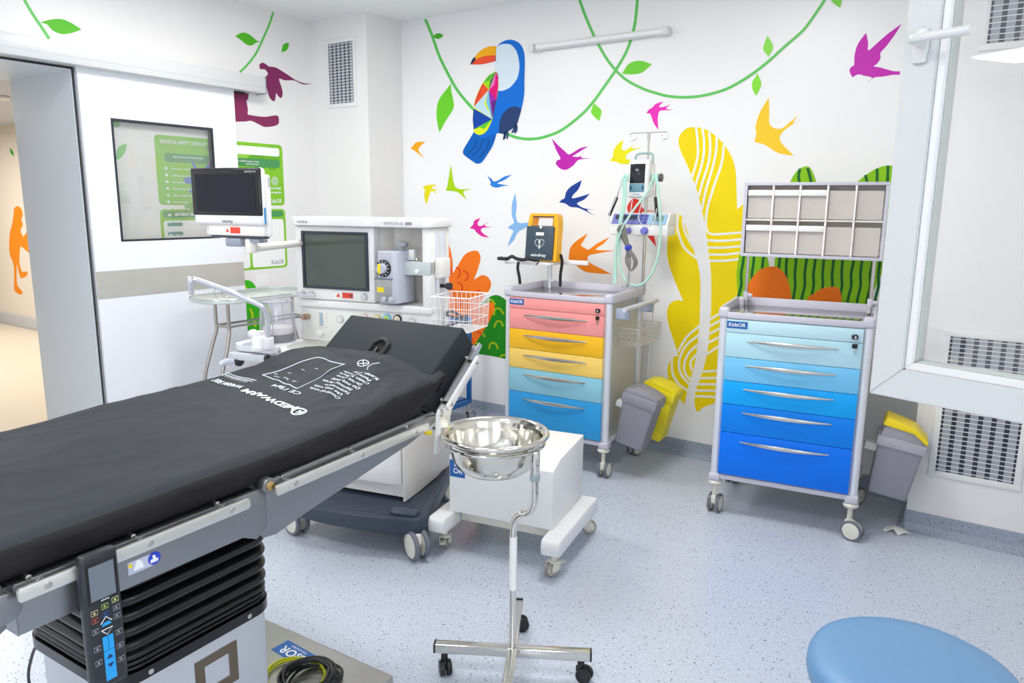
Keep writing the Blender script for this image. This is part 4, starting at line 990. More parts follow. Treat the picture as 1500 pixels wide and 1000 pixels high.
M_.prism([(0.002, 0.03), (-0.012, 0.002), (0.0, 0.004), (-0.006, -0.022), (-0.010, -0.014), (0.002, -0.034), (0.006, -0.014), (0.003, -0.018), (0.008, 0.010), (-0.003, 0.008)], 0, 0.0006, T @ at(-0.004, -0.0542, 0.114, XZ))
M_.build('lettering', INKW, dr)
M_ = MB(); M_.box(-0.035, 0.025, -0.0548, -0.0535, 0.163, 0.183, b=0.0005, M=T); M_.cyl(T @ Vector((-0.002, -0.052, HH-0.088)), T @ Vector((-0.002, -0.0565, HH-0.088)), 0.009, n=18); M_.build('label', PAPER, dr)
M_ = MB()
M_.tube([c for c in [(-0.16, -0.10, 0.012), (-0.13, -0.115, 0.016), (-0.09, -0.11, 0.02), (-0.085, -0.08, 0.014)]], 0.010, 8, sub=4, flat=0.4)
st = thing('carry_strap', 'black carrying strap lying across the shelf and hanging down beside the post', 'strap', c1(0.0, 0.40, 1.2325), CA)
M_ = MB(); M_.tube([(-0.21, -0.10, 0.018), (-0.16, -0.105, 0.012), (-0.13, -0.09, 0.03), (-0.10, -0.085, 0.018), (-0.05, -0.09, 0.012), (-0.0, -0.095, 0.02), (0.05, -0.10, 0.015), (0.085, -0.115, 0.018), (0.09, -0.128, 0.006), (0.075, -0.13, -0.01)], 0.011, 8, sub=5, flat=0.35); M_.build('webbing', BLACK, st)
M_ = MB(); M_.box(-0.225, -0.15, -0.125, -0.095, 0.003, 0.026, b=0.008); M_.build('buckle', BLACKM, st)
M_ = MB(); M_.tube([(-0.06, -0.12, -0.0), (-0.062, -0.128, -0.04), (-0.05, -0.126, -0.10), (-0.045, -0.12, -0.165)], 0.011, 8, sub=5, flat=0.3); M_.build('strap_end', BLACK, st)
M_ = MB(); M_.tube([(0.165, 0.03, 0.05), (0.175, 0.035, 0.0), (0.165, 0.035, -0.08), (0.165, 0.035, -0.16)], 0.011, 8, sub=5, flat=0.3); M_.build('strap_end', BLACK, st)

t = thing('drip_pole', 'thin steel drip pole with two curled hooks behind the pink and blue cart', 'drip pole', c1(0.705, 0.5, 1.08), CA)
M_ = MB(); M_.cyl((0, 0, -0.022), (0, 0, 0.70), 0.010, n=16); M_.cyl((0, 0, 0.60), (0, 0, 0.945), 0.006, n=14); M_.cyl((0, 0, 0.90), (0, 0, 0.945), 0.009, n=14); M_.build('pole', SATIN, t)
M_ = MB()
for s_ in (-1, 1):
    pts = [(0, 0, 0.945), (s_*0.06, 0, 0.945), (s_*0.112, 0, 0.944), (s_*0.122, 0, 0.925), (s_*0.11, 0, 0.905), (s_*0.088, 0, 0.905), (s_*0.078, 0, 0.92), (s_*0.084, 0, 0.934)]
    H_ = MB(); H_.tube(pts, 0.0028, 8, sub=5); H_.build('hook', SATIN, t)
MB().cyl((0, 0, 0.0), (0, 0, 0.05), 0.02, n=18, b=0.004).box(-0.05, -0.012, -0.02, 0.02, -0.03, 0.02, b=0.006).build('pole_clamp', mat('clamp_grey', (170, 174, 180), 0.4), t)
# electrosurgical / infusion unit on the pole
t = thing('infusion_unit', 'white control unit with a lavender panel and knobs clamped to the drip pole', 'medical device', c1(0.70, 0.44, 1.42), CA)
M_ = MB(); M_.box(-0.185, 0.185, -0.05, 0.10, 0.0, 0.062, b=0.008)
M_.prism([(0.0, 0), (0.15, 0), (0.15, 0.07), (0.05, 0.07)], -0.185, 0.185, Matrix.Translation((0, -0.05, 0.06)) @ Matrix(((0, 0, 1, 0), (1, 0, 0, 0), (0, 1, 0, 0), (0, 0, 0, 1))), b=0.004)
M_.build('housing', DEVICE, t)
sl = Matrix.Translation((0, -0.0275, 0.095)) @ Matrix.Rotation(radians(54), 4, 'X')
pn = MB().box(-0.172, 0.172, -0.036, 0.036, 0.0, 0.0015, M=sl).build('control_panel', mat('panel_lavender', (126, 128, 196), 0.4), t)
MB().box(-0.155, -0.02, -0.004, 0.028, 0.0015, 0.0025, M=sl).build('display', mat('display_dark', (58, 70, 84), 0.2), pn)
MB().box(0.055, 0.172, -0.0355, 0.0355, 0.0015, 0.002, M=sl).build('panel_field', mat('panel_pale', (160, 196, 222), 0.4), pn)
MB().box(0.085, 0.15, -0.014, 0.022, 0.002, 0.0027, M=sl).build('display', mat('display_green', (132, 160, 158), 0.25), pn)
for i in range(2):
    for j in range(3): MB().cyl(sl @ Vector((0.012+i*0.026, -0.024+j*0.024, 0.0015)), sl @ Vector((0.012+i*0.026, -0.024+j*0.024, 0.005)), 0.0095, n=16, b=0.001).build('button', mat('button_blue', (72, 84, 170), 0.35), pn)
for kx, kr in ((-0.055, 0.018), (0.045, 0.024)): MB().cyl((kx, -0.05, 0.028), (kx, -0.078, 0.028), kr, kr*0.8, n=24, b=0.004).build('knob', mat('knob_lavender', (122, 122, 208), 0.35), t)
MB().box(-0.03, 0.02, 0.02, 0.06, -0.006, 0.0, b=0.002).build('clamp', SATIN, t)
# patient breathing monitor on top
t = thing('handheld_monitor', 'upright white monitor with dark screen and mint handle near the drip pole top', 'monitor', c1(0.68, 0.46, 1.64), CA)
T = Matrix.Rotation(-0.05, 4, 'X')
M_ = MB(); M_.box(-0.066, 0.066, -0.05, 0.01, 0.0, 0.225, b=0.016, seg=3, M=T); M_.box(-0.05, 0.072, 0.0, 0.05, 0.01, 0.21, b=0.016, seg=3, M=T); M_.build('housing', DEVICE, t)
M_ = MB(); M_.box(-0.052, 0.042, -0.0525, -0.0495, 0.085, 0.198, b=0.001, M=T); M_.build('screen', mat('monitor_screen', (26, 30, 36), 0.12), t)
M_ = MB(); M_.box(-0.052, 0.042, -0.0525, -0.0495, 0.033, 0.083, b=0.001, M=T); kp = M_.build('keypad', mat('keypad_teal', (108, 152, 170), 0.4), t)
for x in (-0.043, 0.033): MB().box(x-0.006, x+0.006, -0.054, -0.0525, 0.045, 0.072, b=0.001, M=T).build('button', mat('key_dark', (46, 90, 120), .4), kp)
MB().box(-0.028, 0.018, -0.0512, -0.0500, 0.017, 0.021, M=T).build('maker_plate', mat('ink_blue', (120, 160, 205), .5), t)
MINT = mat('mint_plastic', (170, 222, 206), 0.4)
M_ = MB(); M_.tube([(-0.045, 0.02, 0.20), (-0.045, 0.02, 0.245), (-0.025, 0.02, 0.262), (0.04, 0.02, 0.264), (0.062, 0.02, 0.25), (0.064, 0.02, 0.20)], 0.0065, 12, sub=4); M_.build('carrying_handle', mat('mint_grey', (156, 190, 186), .4), t)
for x0_, x1_ in ((-0.105, -0.072), (0.074, 0.115)): MB().box(x0_, x1_, -0.02, 0.03, 0.10, 0.142, b=0.006).build('hose_clip', MINT, t)
MB().cyl((0.115, 0.0, 0.12), (0.135, 0, 0.12), 0.024, n=22, b=0.004).build('side_knob', mat('knob_dark', (90, 86, 90), .4), t)
# hoses
def hose(label, pts, r, mat_, name='hose', cat='hose', sub=7):
    t = thing(name, label, cat, c1(0.70, 0.42, 1.08), CA)
    M_ = MB(); M_.tube(pts, r, 10, sub=sub); M_.build('tube', mat_, t); return t
HM = mat('mint_hose', (186, 230, 216), 0.35)
hose('mint green hose forming the large loop down the right side of the drip pole', [(-0.10, -0.05, 0.68), (-0.085, -0.06, 0.55), (-0.10, -0.07, 0.42), (-0.095, -0.07, 0.28), (-0.085, -0.07, 0.14), (-0.03, -0.07, 0.055), (0.05, -0.07, 0.05), (0.12, -0.07, 0.13), (0.155, -0.07, 0.28), (0.15, -0.07, 0.48), (0.11, -0.05, 0.69)], 0.0075, HM)
hose('mint green hose hanging straight down left of the drip pole', [(-0.085, -0.05, 0.68), (-0.075, -0.055, 0.58), (-0.085, -0.075, 0.44), (-0.115, -0.07, 0.30), (-0.125, -0.06, 0.16), (-0.125, -0.06, 0.04)], 0.0075, HM)
hose('mint green hose crossing diagonally in front of the white control unit', [(0.095, -0.05, 0.69), (0.065, -0.06, 0.60), (0.0, -0.09, 0.50), (-0.045, -0.11, 0.42), (-0.075, -0.11, 0.36), (-0.105, -0.09, 0.28), (-0.115, -0.07, 0.15), (-0.115, -0.06, 0.05)], 0.0065, HM)
hose('thin clear sensor lead looping left of the white control unit top', [(-0.10, -0.06, 0.66), (-0.125, -0.08, 0.56), (-0.155, -0.10, 0.47), (-0.14, -0.115, 0.41), (-0.09, -0.115, 0.40), (-0.03, -0.11, 0.44), (-0.02, -0.08, 0.55)], 0.0028, mat('clear_lead', (206, 214, 212), .35))
hose('thin clear sensor lead looping right of the white control unit top', [(0.04, -0.06, 0.56), (0.03, -0.1, 0.46), (0.055, -0.115, 0.41), (0.09, -0.115, 0.395), (0.13, -0.115, 0.42), (0.14, -0.10, 0.50)], 0.0028, mat('clear_lead', (206, 214, 212), .35))
for s_, (xa, xb) in (('left', (-0.165, -0.125)), ('right', (0.115, 0.135))):
    t = thing('transducer', 'black rod shaped probe hanging on the %s of the white control unit' % s_, 'probe', c1(0.70, 0.42, 1.08), CA)
    MB().tube([(xa if s_ == 'left' else xb, -0.08, 0.455), ((xb) if s_ == 'left' else xa, -0.065, 0.565)], 0.0095, 14).build('grip', BLACKM, t)
    MB().tube([(xb if s_ == 'left' else xa, -0.065, 0.565), ((xb+0.02) if s_ == 'left' else xa-0.005, -0.05, 0.66)], 0.0035, 8).build('lead', mat('lead_grey', (150, 150, 152), .4), t)
t = thing('coiled_cord', 'coiled grey power cord with a blue tie hanging on the drip pole', 'cord', c1(0.70, 0.40, 1.08), CA)
M_ = MB()
for k in range(5):
    d = 0.006*(k-2)
    M_.tube([(-0.075+d, -0.09, 0.40+d), (-0.095-d*0.6, -0.08, 0.37), (-0.07+d, -0.075, 0.33), (-0.035+d*0.5, -0.07, 0.262), (-0.03+d*1.4, -0.07, 0.20), (-0.02+d, -0.075, 0.145-d), (0.012+d, -0.078, 0.145+d), (0.022+d, -0.08, 0.19), (0.0+d, -0.08, 0.23), (-0.022+d*.6, -0.08, 0.265), (-0.045+d, -0.09, 0.33), (-0.06+d, -0.095, 0.39+d)], 0.0034, 7, closed=True, sub=4)
M_.tube([(-0.02, -0.08, 0.15), (-0.013, -0.085, 0.10), (-0.02, -0.085, 0.06)], 0.0034, 7, sub=4)
M_.build('cable', mat('cord_grey', (128, 126, 120), 0.45), t)
MB().cyl((-0.042, -0.072, 0.262), (-0.015, -0.080, 0.275), 0.017, n=16, b=0.002).build('tie', mat('tie_blue', (52, 66, 196), 0.4), t)
MB().cyl((-0.018, -0.085, 0.11), (-0.02, -0.085, 0.055), 0.007, 0.011, n=12).box(-0.055, -0.02, -0.10, -0.07, 0.03, 0.058, b=0.006).build('plug', mat('plug_grey', (170, 172, 176), 0.4), t)
# ================================================================== WHITE UNIT ON CASTERS
K = Frame(-2.035, 2.523, 0.18)
t = thing('equipment_unit', 'white boxy medical unit with sloped top on a four wheeled frame behind the basin', 'medical device', K.w(0, 0), K.a)
YZX = Matrix(((0, 0, 1, 0), (1, 0, 0, 0), (0, 1, 0, 0), (0, 0, 0, 1)))   # prism(y,z) extruded along x
M_ = MB(); M_.prism([(0, 0.19), (0, 0.458), (0.10, 0.489), (0.42, 0.507), (0.42, 0.19)], 0, 0.51, YZX, b=0.003); M_.build('housing', WHITE, t)
M_ = MB(); M_.box(0.03, 0.48, 0.06, 0.36, 0.125, 0.189, b=0.004); M_.build('frame_tray', CREAM, t)
for x0 in (-0.06, 0.495):
    M_ = MB(); M_.prism([(-0.085, 0.19), (-0.10, 0.178), (-0.105, 0.155), (-0.10, 0.12), (-0.085, 0.112), (0.44, 0.112), (0.455, 0.12), (0.46, 0.15), (0.455, 0.18), (0.44, 0.19)], x0, x0+0.085, YZX, b=0.008, seg=3); M_.build('frame_rail', WHITE, t)
for x, y, h in ((-0.018, -0.01, 1.8), (0.535, -0.035, -2.0), (-0.018, 0.40, 1.5), (0.535, 0.42, 0.6)):
    caster(t, x, y, 0.118, r=0.036, w=0.016, gap=0.006, heading=h, twin=False, trail=0.016, wheelmat=mat('wheel_tan', (206, 200, 186), .45), tiremat=mat('tire_tan', (150, 146, 138), .5), brake=True)
plate_label(t, 'sticker', at(0.042, -0.0002, 0.402, XZ), 0.078, 0.082, BLUEL, [('Kids', 0.004, 0.008, 0.016, 'c', 0.01), ('OR', 0.004, -0.022, 0.024, 'c', 0.02)])
# ================================================================== BASIN AND STAND
BS = Frame(-1.262, 1.90, 0.512)
t = thing('basin_stand', 'four footed steel stand with a bent pole holding the basin', 'stand', BS.w(0, 0), BS.a)
for dims in ((-0.265, -0.0155, -0.015, 0.015), (0.0155, 0.265, -0.015, 0.015), (-0.015, 0.015, 0.0155, 0.31), (-0.015, 0.015, -0.31, -0.0155)):
    pass
MB().box(-0.265, 0.265, -0.0165, 0.0165, 0.080, 0.113, b=0.0025).build('foot_beam', mat('mirror_beam', (214, 212, 206), 0.14, 1.0), t)
MB().box(-0.0165, 0.0165, -0.31, 0.31, 0.0815, 0.1115, b=0.0025).build('foot_beam', MATS['mirror_beam'], t)
for u, v in ((-0.268, 0), (0.268, 0), (0, 0.313), (0, -0.313)):
    s_ = 0.003
    M_ = MB(); M_.box(u-(0.003 if u else 0.0165), u+(0.003 if u else 0.0165), v-(0.003 if v else 0.0165), v+(0.003 if v else 0.0165), 0.080, 0.1135, b=0.001); M_.build('end_cap', BLACKM, t)
for u, v, h in ((-0.235, 0, -1.2), (0.235, 0, -0.4), (0, 0.28, 0.2), (0, -0.28, -1.9)):
    caster(t, u, v, 0.081, r=0.027, w=0.016, gap=0.008, heading=h, wheelmat=BLACKM, tiremat=BLACK, body=BLACKM, trail=0.014)
def bsl(wx, wy): # world -> stand local
    dx, dy = wx-BS.X, wy-BS.Y; return (dx*cos(BS.a)+dy*sin(BS.a), -dx*sin(BS.a)+dy*cos(BS.a))
TX, TY = bsl(-1.172, 1.885)
M_ = MB(); M_.tube([(0, 0, 0.08), (0, 0, 0.20), (0, 0, 0.40), (0, 0, 0.50), (0.0, 0, 0.548), (TX*0.12, TY*.12, 0.582), (TX*0.38, TY*.38, 0.605), (TX*0.66, TY*.66, 0.615), (TX*0.90, TY*.90, 0.638), (TX, TY, 0.675), (TX, TY, 0.72), (TX, TY, 0.745)], 0.0115, 18, sub=5); pole = M_.build('pole', CHROME, t)
M_ = MB(); M_.cyl((0, 0, 0.325), (0, 0, 0.515), 0.0128, n=20); M_.build('paper_wrap', PAPER, pole)
M_ = MB(); M_.cyl((TX, TY, 0.735), (TX, TY, 0.757), 0.0165, n=20, b=0.003); M_.build('collar', mat('collar_grey', (150, 166, 172), .4), pole)
M_ = MB(); M_.cyl((TX, TY, 0.757), (TX, TY, 0.834), 0.0145, n=22, b=0.002); M_.build('socket', CHROME, pole)
BX, BY = bsl(-1.348, 1.911)
M_ = MB(); M_.torus((BX, BY, 0.826), 0.166, 0.005, n=60); M_.build('support_ring', CHROME, t)
t = thing('basin', 'round polished steel basin held at the top of the bent pole stand', 'basin', (-1.348, 1.911, 0.722))
prof = [(0, 0.0), (0.085, 0.0), (0.105, 0.006), (0.126, 0.022), (0.143, 0.052), (0.153, 0.098), (0.157, 0.116), (0.167, 0.119), (0.177, 0.123), (0.182, 0.130), (0.180, 0.138), (0.173, 0.141), (0.165, 0.137), (0.159, 0.130), (0.155, 0.121), (0.1505, 0.100), (0.140, 0.053), (0.123, 0.025), (0.103, 0.009), (0.085, 0.003), (0, 0.003)]
M_ = MB(); M_.lathe(prof, 72); M_.build('bowl', mat('basin_steel', (226, 222, 212), 0.11, 1.0), t, sharp=60)

# ================================================================== SURGICAL TABLE
TB = Frame(-1.459, 0.525, 0.037)
t = thing('operating_table', 'steel framed operating table with ribbed black column bellows in the left foreground', 'operating table', TB.w(-0.28, 0.4), TB.a)
OFF = Vector((0.28, -0.4, 0))       # local frame of the empty: u+0.28, v-0.4
def tb(mb, name, m_, parent=None):
    if parent is None or parent is t: 
        bmesh.ops.translate(mb.bm, verts=mb.bm.verts, vec=OFF); return mb.build(name, m_, t)
    bmesh.ops.translate(mb.bm, verts=mb.bm.verts, vec=OFF); return mb.build(name, m_, parent)
BASE = mat('base_plate_steel', (190, 188, 182), 0.30, 0.85)
M_ = MB(); M_.box(-0.69, -0.04, -0.40, 1.088, 0.022, 0.060, b=0.010, seg=3); bp = tb(M_, 'base_plate', BASE)
for u, v in ((-0.6, 1.0), (-0.12, 1.0), (-0.6, -0.3), (-0.12, -0.3)):
    M_ = MB(); M_.cyl((u, v, 0), (u, v, 0.024), 0.035, n=20, b=0.003); tb(M_, 'foot', BLACKM)
COLM = mat('column_panel', (196, 199, 206), 0.3, 0.3)
M_ = MB(); M_.box(-0.50, -0.10, 0.25, 0.64, 0.058, 0.505, b=0.012, seg=3); col_ = tb(M_, 'column_cover', COLM)
LB = MB(); 
mitre_pts = ([(0.415, 0.350), (0.540, 0.350), (0.540, 0.465), (0.415, 0.465)], [(0.442, 0.376), (0.514, 0.376), (0.514, 0.440), (0.442, 0.440)])
bm = LB.bm
A = [bm.verts.new((-0.0985, y, z)) for y, z in mitre_pts[0]]; B = [bm.verts.new((-0.0985, y, z)) for y, z in mitre_pts[1]]
for i in range(4): bm.faces.new((A[i], A[(i+1) % 4], B[(i+1) % 4], B[i]))
tb(LB, 'logo', mat('bronze_logo', (112, 100, 84), 0.4, 0.6), col_)
# bellows: stacked rounded ribs
def rrect(hx, hy, r, n=8):
    out = []
    for sx, sy, a0 in ((1, 1, 0), (-1, 1, 90), (-1, -1, 180), (1, -1, 270)):
        for k in range(n+1):
            an = radians(a0+90*k/n); out.append((sx*(hx-r)+r*cos(an), sy*(hy-r)+r*sin(an)))
    return out
M_ = MB(); bm = M_.bm; rings = []
def ringat(z, d): rings.append([bm.verts.new((-0.30+x, 0.445+y, z)) for x, y in rrect(0.205+d, 0.235+d, 0.075+d)])
z = 0.50; ringat(0.500, -0.006); ringat(0.500, 0.0); ringat(0.528, 0.0); ringat(0.530, -0.02)
z = 0.530
for k, h in enumerate((0.012, 0.014, 0.018, 0.036, 0.038, 0.038, 0.040, 0.040, 0.040)):
    amp = 0.008 if k < 3 else 0.022
    for q_ in range(1, 9):
        f_ = q_/8; ringat(z+h*f_, -0.024+0.006*k/8+amp*(sin(pi*f_)**0.55)+ (0.0 if k > 2 else 0.012))
    z += h
for a, b_ in zip(rings, rings[1:]):
    n = len(a)
    for i in range(n): bm.faces.new((a[i], a[(i+1) % n], b_[(i+1) % n], b_[i]))
bm.faces.new(rings[0]); bm.faces.new(rings[-1])
for f_ in bm.faces: f_.smooth = True
bel = tb(M_, 'bellows', mat('bellows_black', (10, 10, 13), 0.2))
for v in (0.30, 0.58):
    M_ = MB(); M_.cyl((-0.096, v, 0.514), (-0.091, v, 0.514), 0.007, n=14, b=0.001); tb(M_, 'screw', SATIN, bel)
# frame under the pads
M_ = MB(); M_.box(-0.555, -0.006, -0.62, 0.555, 0.878, 0.898); M_.box(-0.50, -0.10, 0.2, 0.7, 0.80, 0.878); tb(M_, 'deck', STEELP)
M_ = MB(); M_.box(-0.555, -0.006, 0.575, 1.26, 0.888, 0.905, M=Matrix.Identity(4)); tb(M_, 'deck', STEELP)
for u0 in (-0.008, -0.568):
    M_ = MB(); M_.prism([(0.0, 0.80), (0.0, 0.902), (0.555, 0.902), (0.575, 0.885), (0.575, 0.80), (0.54, 0.775), (0.50, 0.795)], u0, u0+0.016, YZX, b=0.002); tb(M_, 'seat_side_plate', STEELP)
    M_ = MB(); M_.prism([(0.545, 0.79), (0.545, 0.86), (0.57, 0.905), (0.60, 0.915), (1.27, 0.932), (1.30, 0.93), (1.30, 0.905), (1.14, 0.858), (0.70, 0.785), (0.60, 0.765), (0.56, 0.77)], u0-0.001, u0+0.015, YZX, b=0.002); tb(M_, 'back_side_plate', STEELP)
    M_ = MB(); M_.prism([(-0.60, 0.82), (-0.60, 0.905), (-0.015, 0.905), (-0.015, 0.82), (-0.05, 0.80)], u0-0.01, u0+0.006, YZX, b=0.002); tb(M_, 'leg_side_plate', STEELP)
M_ = MB(); M_.box(-0.568, 0.008, -0.0025, 0.0, 0.80, 0.90); tb(M_, 'seat_end_plate', STEELP)
HG = MB(); HG.cyl((-0.012, 0.578, 0.905), (0.020, 0.578, 0.905), 0.021, n=28, b=0.003); hj = tb(HG, 'hinge_boss', STEELP)
M_ = MB(); M_.cyl((0.019, 0.578, 0.905), (0.0245, 0.578, 0.905), 0.012, n=20, b=0.002); tb(M_, 'hinge_screw', mat('brass', (214, 180, 120), 0.3, 1.0), hj)
M_ = MB(); M_.cyl((-0.012, -0.02, 0.865), (0.014, -0.02, 0.865), 0.03, n=28, b=0.003); tb(M_, 'hinge_boss', STEELP)
# accessory rails with their bolts
def rail(pts_v0, pts_v1, z0, z1, h, u=0.034, m_=None, bolts=2):
    M_ = MB(); v0, v1 = pts_v0, pts_v1; L = math.hypot(v1-v0, z1-z0); a = math.atan2(z1-z0, v1-v0)
    F_ = Matrix.Translation((u-0.004, v0, z0)) @ Matrix.Rotation(a, 4, 'X')
    M_.prism([(0.004, -h/2), (L-0.006, -h/2), (L, -h/2+0.006), (L, h/2-0.006), (L-0.006, h/2), (0.004, h/2), (0, h/2-0.004), (0, -h/2+0.004)], 0, 0.009, F_ @ YZX, b=0.0015)
    r_ = tb(M_, 'side_rail', m_ or mat('rail_steel', (214, 213, 208), 0.36, 0.7))
    for k in range(bolts):
        x = L*(0.10+0.8*k/(bolts-1)); c_ = F_ @ Vector((0, x, 0))
        M_ = MB(); M_.cyl((0.004, c_.y, c_.z), (u+0.0062, c_.y, c_.z), 0.0075, n=14, b=0.001); tb(M_, 'bolt', SATIN, r_)
        M_ = MB(); M_.cyl((0.0, c_.y-0.02, c_.z+0.017), (0.014, c_.y-0.02, c_.z+0.017), 0.006, n=14, b=0.001); tb(M_, 'bolt', SATIN, r_)
    return r_
r0, r1, r2, r3 = (TB.inplane(*q_, 0, 0.036) for q_ in ((26, 874), (366, 736), (405, 719), (628, 624)))
rail(r0.y, r1.y, r0.z, r1.z, 0.027, bolts=3)
rail(r2.y, r3.y, r2.z, r3.z, 0.027, bolts=3)
rail(1.292, 1.474, 0.935, 1.078, 0.028, m_=mat('rail_white', (236, 236, 234), 0.25, 0.2))
rail(-0.6, -0.07, 0.885, 0.885, 0.026)
# head section metalwork
ha = math.atan2(1.106-0.913, 1.522-1.284)
HF = Matrix.Translation((0, 1.284, 0.905)) @ Matrix.Rotation(ha, 4, 'X')
M_ = MB(); M_.box(-0.54, 0.0, 0.0, 0.315, -0.006, 0.004, M=HF, b=0.001); tb(M_, 'head_deck', STEELP)
M_ = MB(); M_.prism([(1.272, 0.925), (1.525, 1.118), (1.54, 1.106), (1.46, 1.02), (1.36, 0.915), (1.335, 0.86), (1.30, 0.86), (1.28, 0.90)], 0.0, 0.004, YZX); tb(M_, 'head_side_plate', mat('plate_bright', (214, 214, 212), 0.25, 0.7))
M_ = MB(); M_.prism([(1.225, 0.80), (1.252, 0.80), (1.262, 0.93), (1.255, 0.945), (1.245, 0.945), (1.235, 0.93)], 0.03, 0.034, YZX, b=0.001)
M_.prism([(1.234, 0.83), (1.240, 0.83), (1.248, 0.915), (1.243, 0.915)], 0.034, 0.0345, YZX); tb(M_, 'slotted_bracket', mat('bracket_white', (232, 232, 234), 0.3, 0.3))
M_ = MB(); M_.cyl((0.0, 1.262, 0.925), (0.035, 1.262, 0.925), 0.011, n=20, b=0.002); tb(M_, 'head_pivot', SATIN)
M_ = MB(); M_.cyl((0.0, 1.262, 0.87), (0.024, 1.262, 0.87), 0.010, n=20, b=0.002); tb(M_, 'lock_knob', SATIN)
M_ = MB(); M_.cyl((0.0, 1.215, 0.873), (0.026, 1.215, 0.873), 0.008, n=18, b=0.002); tb(M_, 'lock_knob', mat('yellow_knob', (226, 200, 30), 0.4))
# pads
PAD = mat('pad_black', (42, 40, 43), 0.5, bump=0.05, nscale=400)
M_ = MB(); M_.box(-0.545, -0.02, -0.62, 0.585, 0.899, 0.958, b=0.012, seg=3); tb(M_, 'seat_pad', PAD)
M_ = MB(); M_.box(-0.545, -0.02, 0.595, 1.235, 0.906, 0.962, b=0.012, seg=3); tb(M_, 'back_pad', PAD)
HP = MB()
prof = [(1.205, 0.995), (1.284, 0.915), (1.522, 1.110), (1.458, 1.180)]
HP.prism(prof, -0.545, -0.018, YZX, b=0.007, seg=3); hp = tb(HP, 'head_pad', mat('head_pad_grey', (44, 49, 54), 0.62, spec=0.2, bump=0.05, nscale=400))
# looped strap slot on the head pad
pa = math.atan2(0.180+0.005, 0.253)
PF = Matrix.Translation((-0.30, 1.338, 1.0935)) @ Matrix.Rotation(pa, 4, 'X')
M_ = MB()
M_.tube([PF @ Vector(p) for p in [(-0.034, -0.13, 0.004), (-0.034, 0.0, 0.004), (-0.027, 0.026, 0.005), (0, 0.039, 0.006), (0.027, 0.026, 0.005), (0.034, 0.0, 0.004), (0.034, -0.13, 0.004)]], 0.009, 12, sub=5)
sl_ = tb(M_, 'slot_rim', BLACK, hp)
M_ = MB(); M_.prism([(-0.03, -0.13), (0.03, -0.13), (0.03, 0.0), (0.02, 0.025), (0, 0.034), (-0.02, 0.025), (-0.03, 0.0)], 0.0005, 0.0022, PF); tb(M_, 'slot', mat('slot_black', (8, 8, 9), 0.8), hp)
M_ = MB(); M_.box(-0.006, 0.004, -0.12, 0.0, 0.003, 0.009, M=PF, b=0.002); tb(M_, 'strap', BLACKM, hp)
# stickers on the near frame plate
def stick(name, px, py, poly, m_, d=0.0085):
    c_ = TB.inplane(px, py, 0, d); M_ = MB(); M_.prism([(c_.y+a, c_.z+b) for a, b in poly], d, d+0.0006, YZX); return tb(M_, name, m_)
stick('safety_sticker', 209, 825, [(-0.033, -0.014), (0.024, -0.014), (0.024, 0.014), (-0.033, 0.014)], mat('sticker_grey', (196, 200, 222), .4))
cc = [(0.0145*cos(k*pi/12), 0.0145*sin(k*pi/12)) for k in range(24)]
stick('safety_sticker', 226, 817, cc, mat('sticker_blue', (34, 66, 196), .4), 0.009)
stick('pictogram', 226, 818, [(-0.009, -0.007), (0.008, -0.007), (0.009, -0.001), (0.003, 0.001), (0.003, 0.008), (-0.004, 0.009), (-0.003, 0.001), (-0.009, 0.0)], INKW, 0.0098)
stick('pictogram', 204, 826, [(-0.014, -0.010), (0.010, -0.010), (0.006, 0.004), (0.001, 0.010), (-0.005, 0.010), (-0.008, 0.004)], INKW, 0.0094)
stick('pictogram', 191, 829, [(0.0045*cos(k*pi/6), 0.0045*sin(k*pi/6)) for k in range(12)], YEL, 0.0094)
sf = Matrix.Translation(Vector((-0.40, 0.992, 0.0602))+OFF) @ Matrix.Rotation(pi-0.08, 4, 'Z')
plate_label(bp, 'sticker', sf, 0.185, 0.072, BLUEL, [('KidsOR', -0.01, -0.010, 0.036, 'c', 0.015), ('FOR CHILDREN', 0.012, -0.026, 0.008, 'c', 0.01)])
# ---------------------------------------------------------------- warming mattress
from mathutils import noise as _n
def interp(x, T_):
    if x <= T_[0][0]: return T_[0][1]
    for (a, b), (c, d) in zip(T_, T_[1:]):
        if x <= c:
            f_ = (x-a)/(c-a); f_ = f_*f_*(3-2*f_); return b+(d-b)*f_
    return T_[-1][1]
NEAR = [(-0.6, 0.980), (0.52, 0.982), (0.8, 0.991), (0.93, 1.002), (1.1, 1.022), (1.25, 1.036), (1.34, 1.058)]
FAR = [(-0.6, 1.020), (0.25, 1.032), (0.5, 1.044), (0.7, 1.047), (0.9, 1.052), (1.0, 1.058), (1.1, 1.078), (1.2, 1.090), (1.28, 1.084), (1.34, 1.078)]
U0, U1, V0, V1 = -0.575, -0.006, -0.62, 1.335
def mz(u, v):
    s_ = (u-U1)/(U0-U1); s_ = min(1, max(0, s_))
    z = interp(v, NEAR)*(1-s_)+interp(v, FAR)*s_+0.012*sin(pi*s_)
    z += 0.011*_n.noise(Vector((u*4.0+v*1.5, v*2.6, 0.3)))*sin(pi*min(1, s_*1.2+0.05))
    fold = abs(_n.noise(Vector((u*5+v*3.0, v*5.0-u*9, 1.7)))); z += 0.006*max(0, 0.25-fold)/0.25*(0.3+0.7*min(1, max(0, v-0.6)*2))
    z += 0.004*_n.noise(Vector((u*16+v*6, v*14, 4.1)))*(0.35+0.65*min(1, max(0, v-0.85)*3))
    e = min(s_, 1-s_)*abs(U1-U0); z -= 0.012*max(0, 1-e/0.022)**2
    ev = (V1-v); z -= 0.012*max(0, 1-ev/0.03)**2
    return z
t2 = thing('warming_mattress', 'black puffy patient warming mattress with white print covering the operating table', 'mattress', TB.w(-0.28, 0.4, 0.9), TB.a)
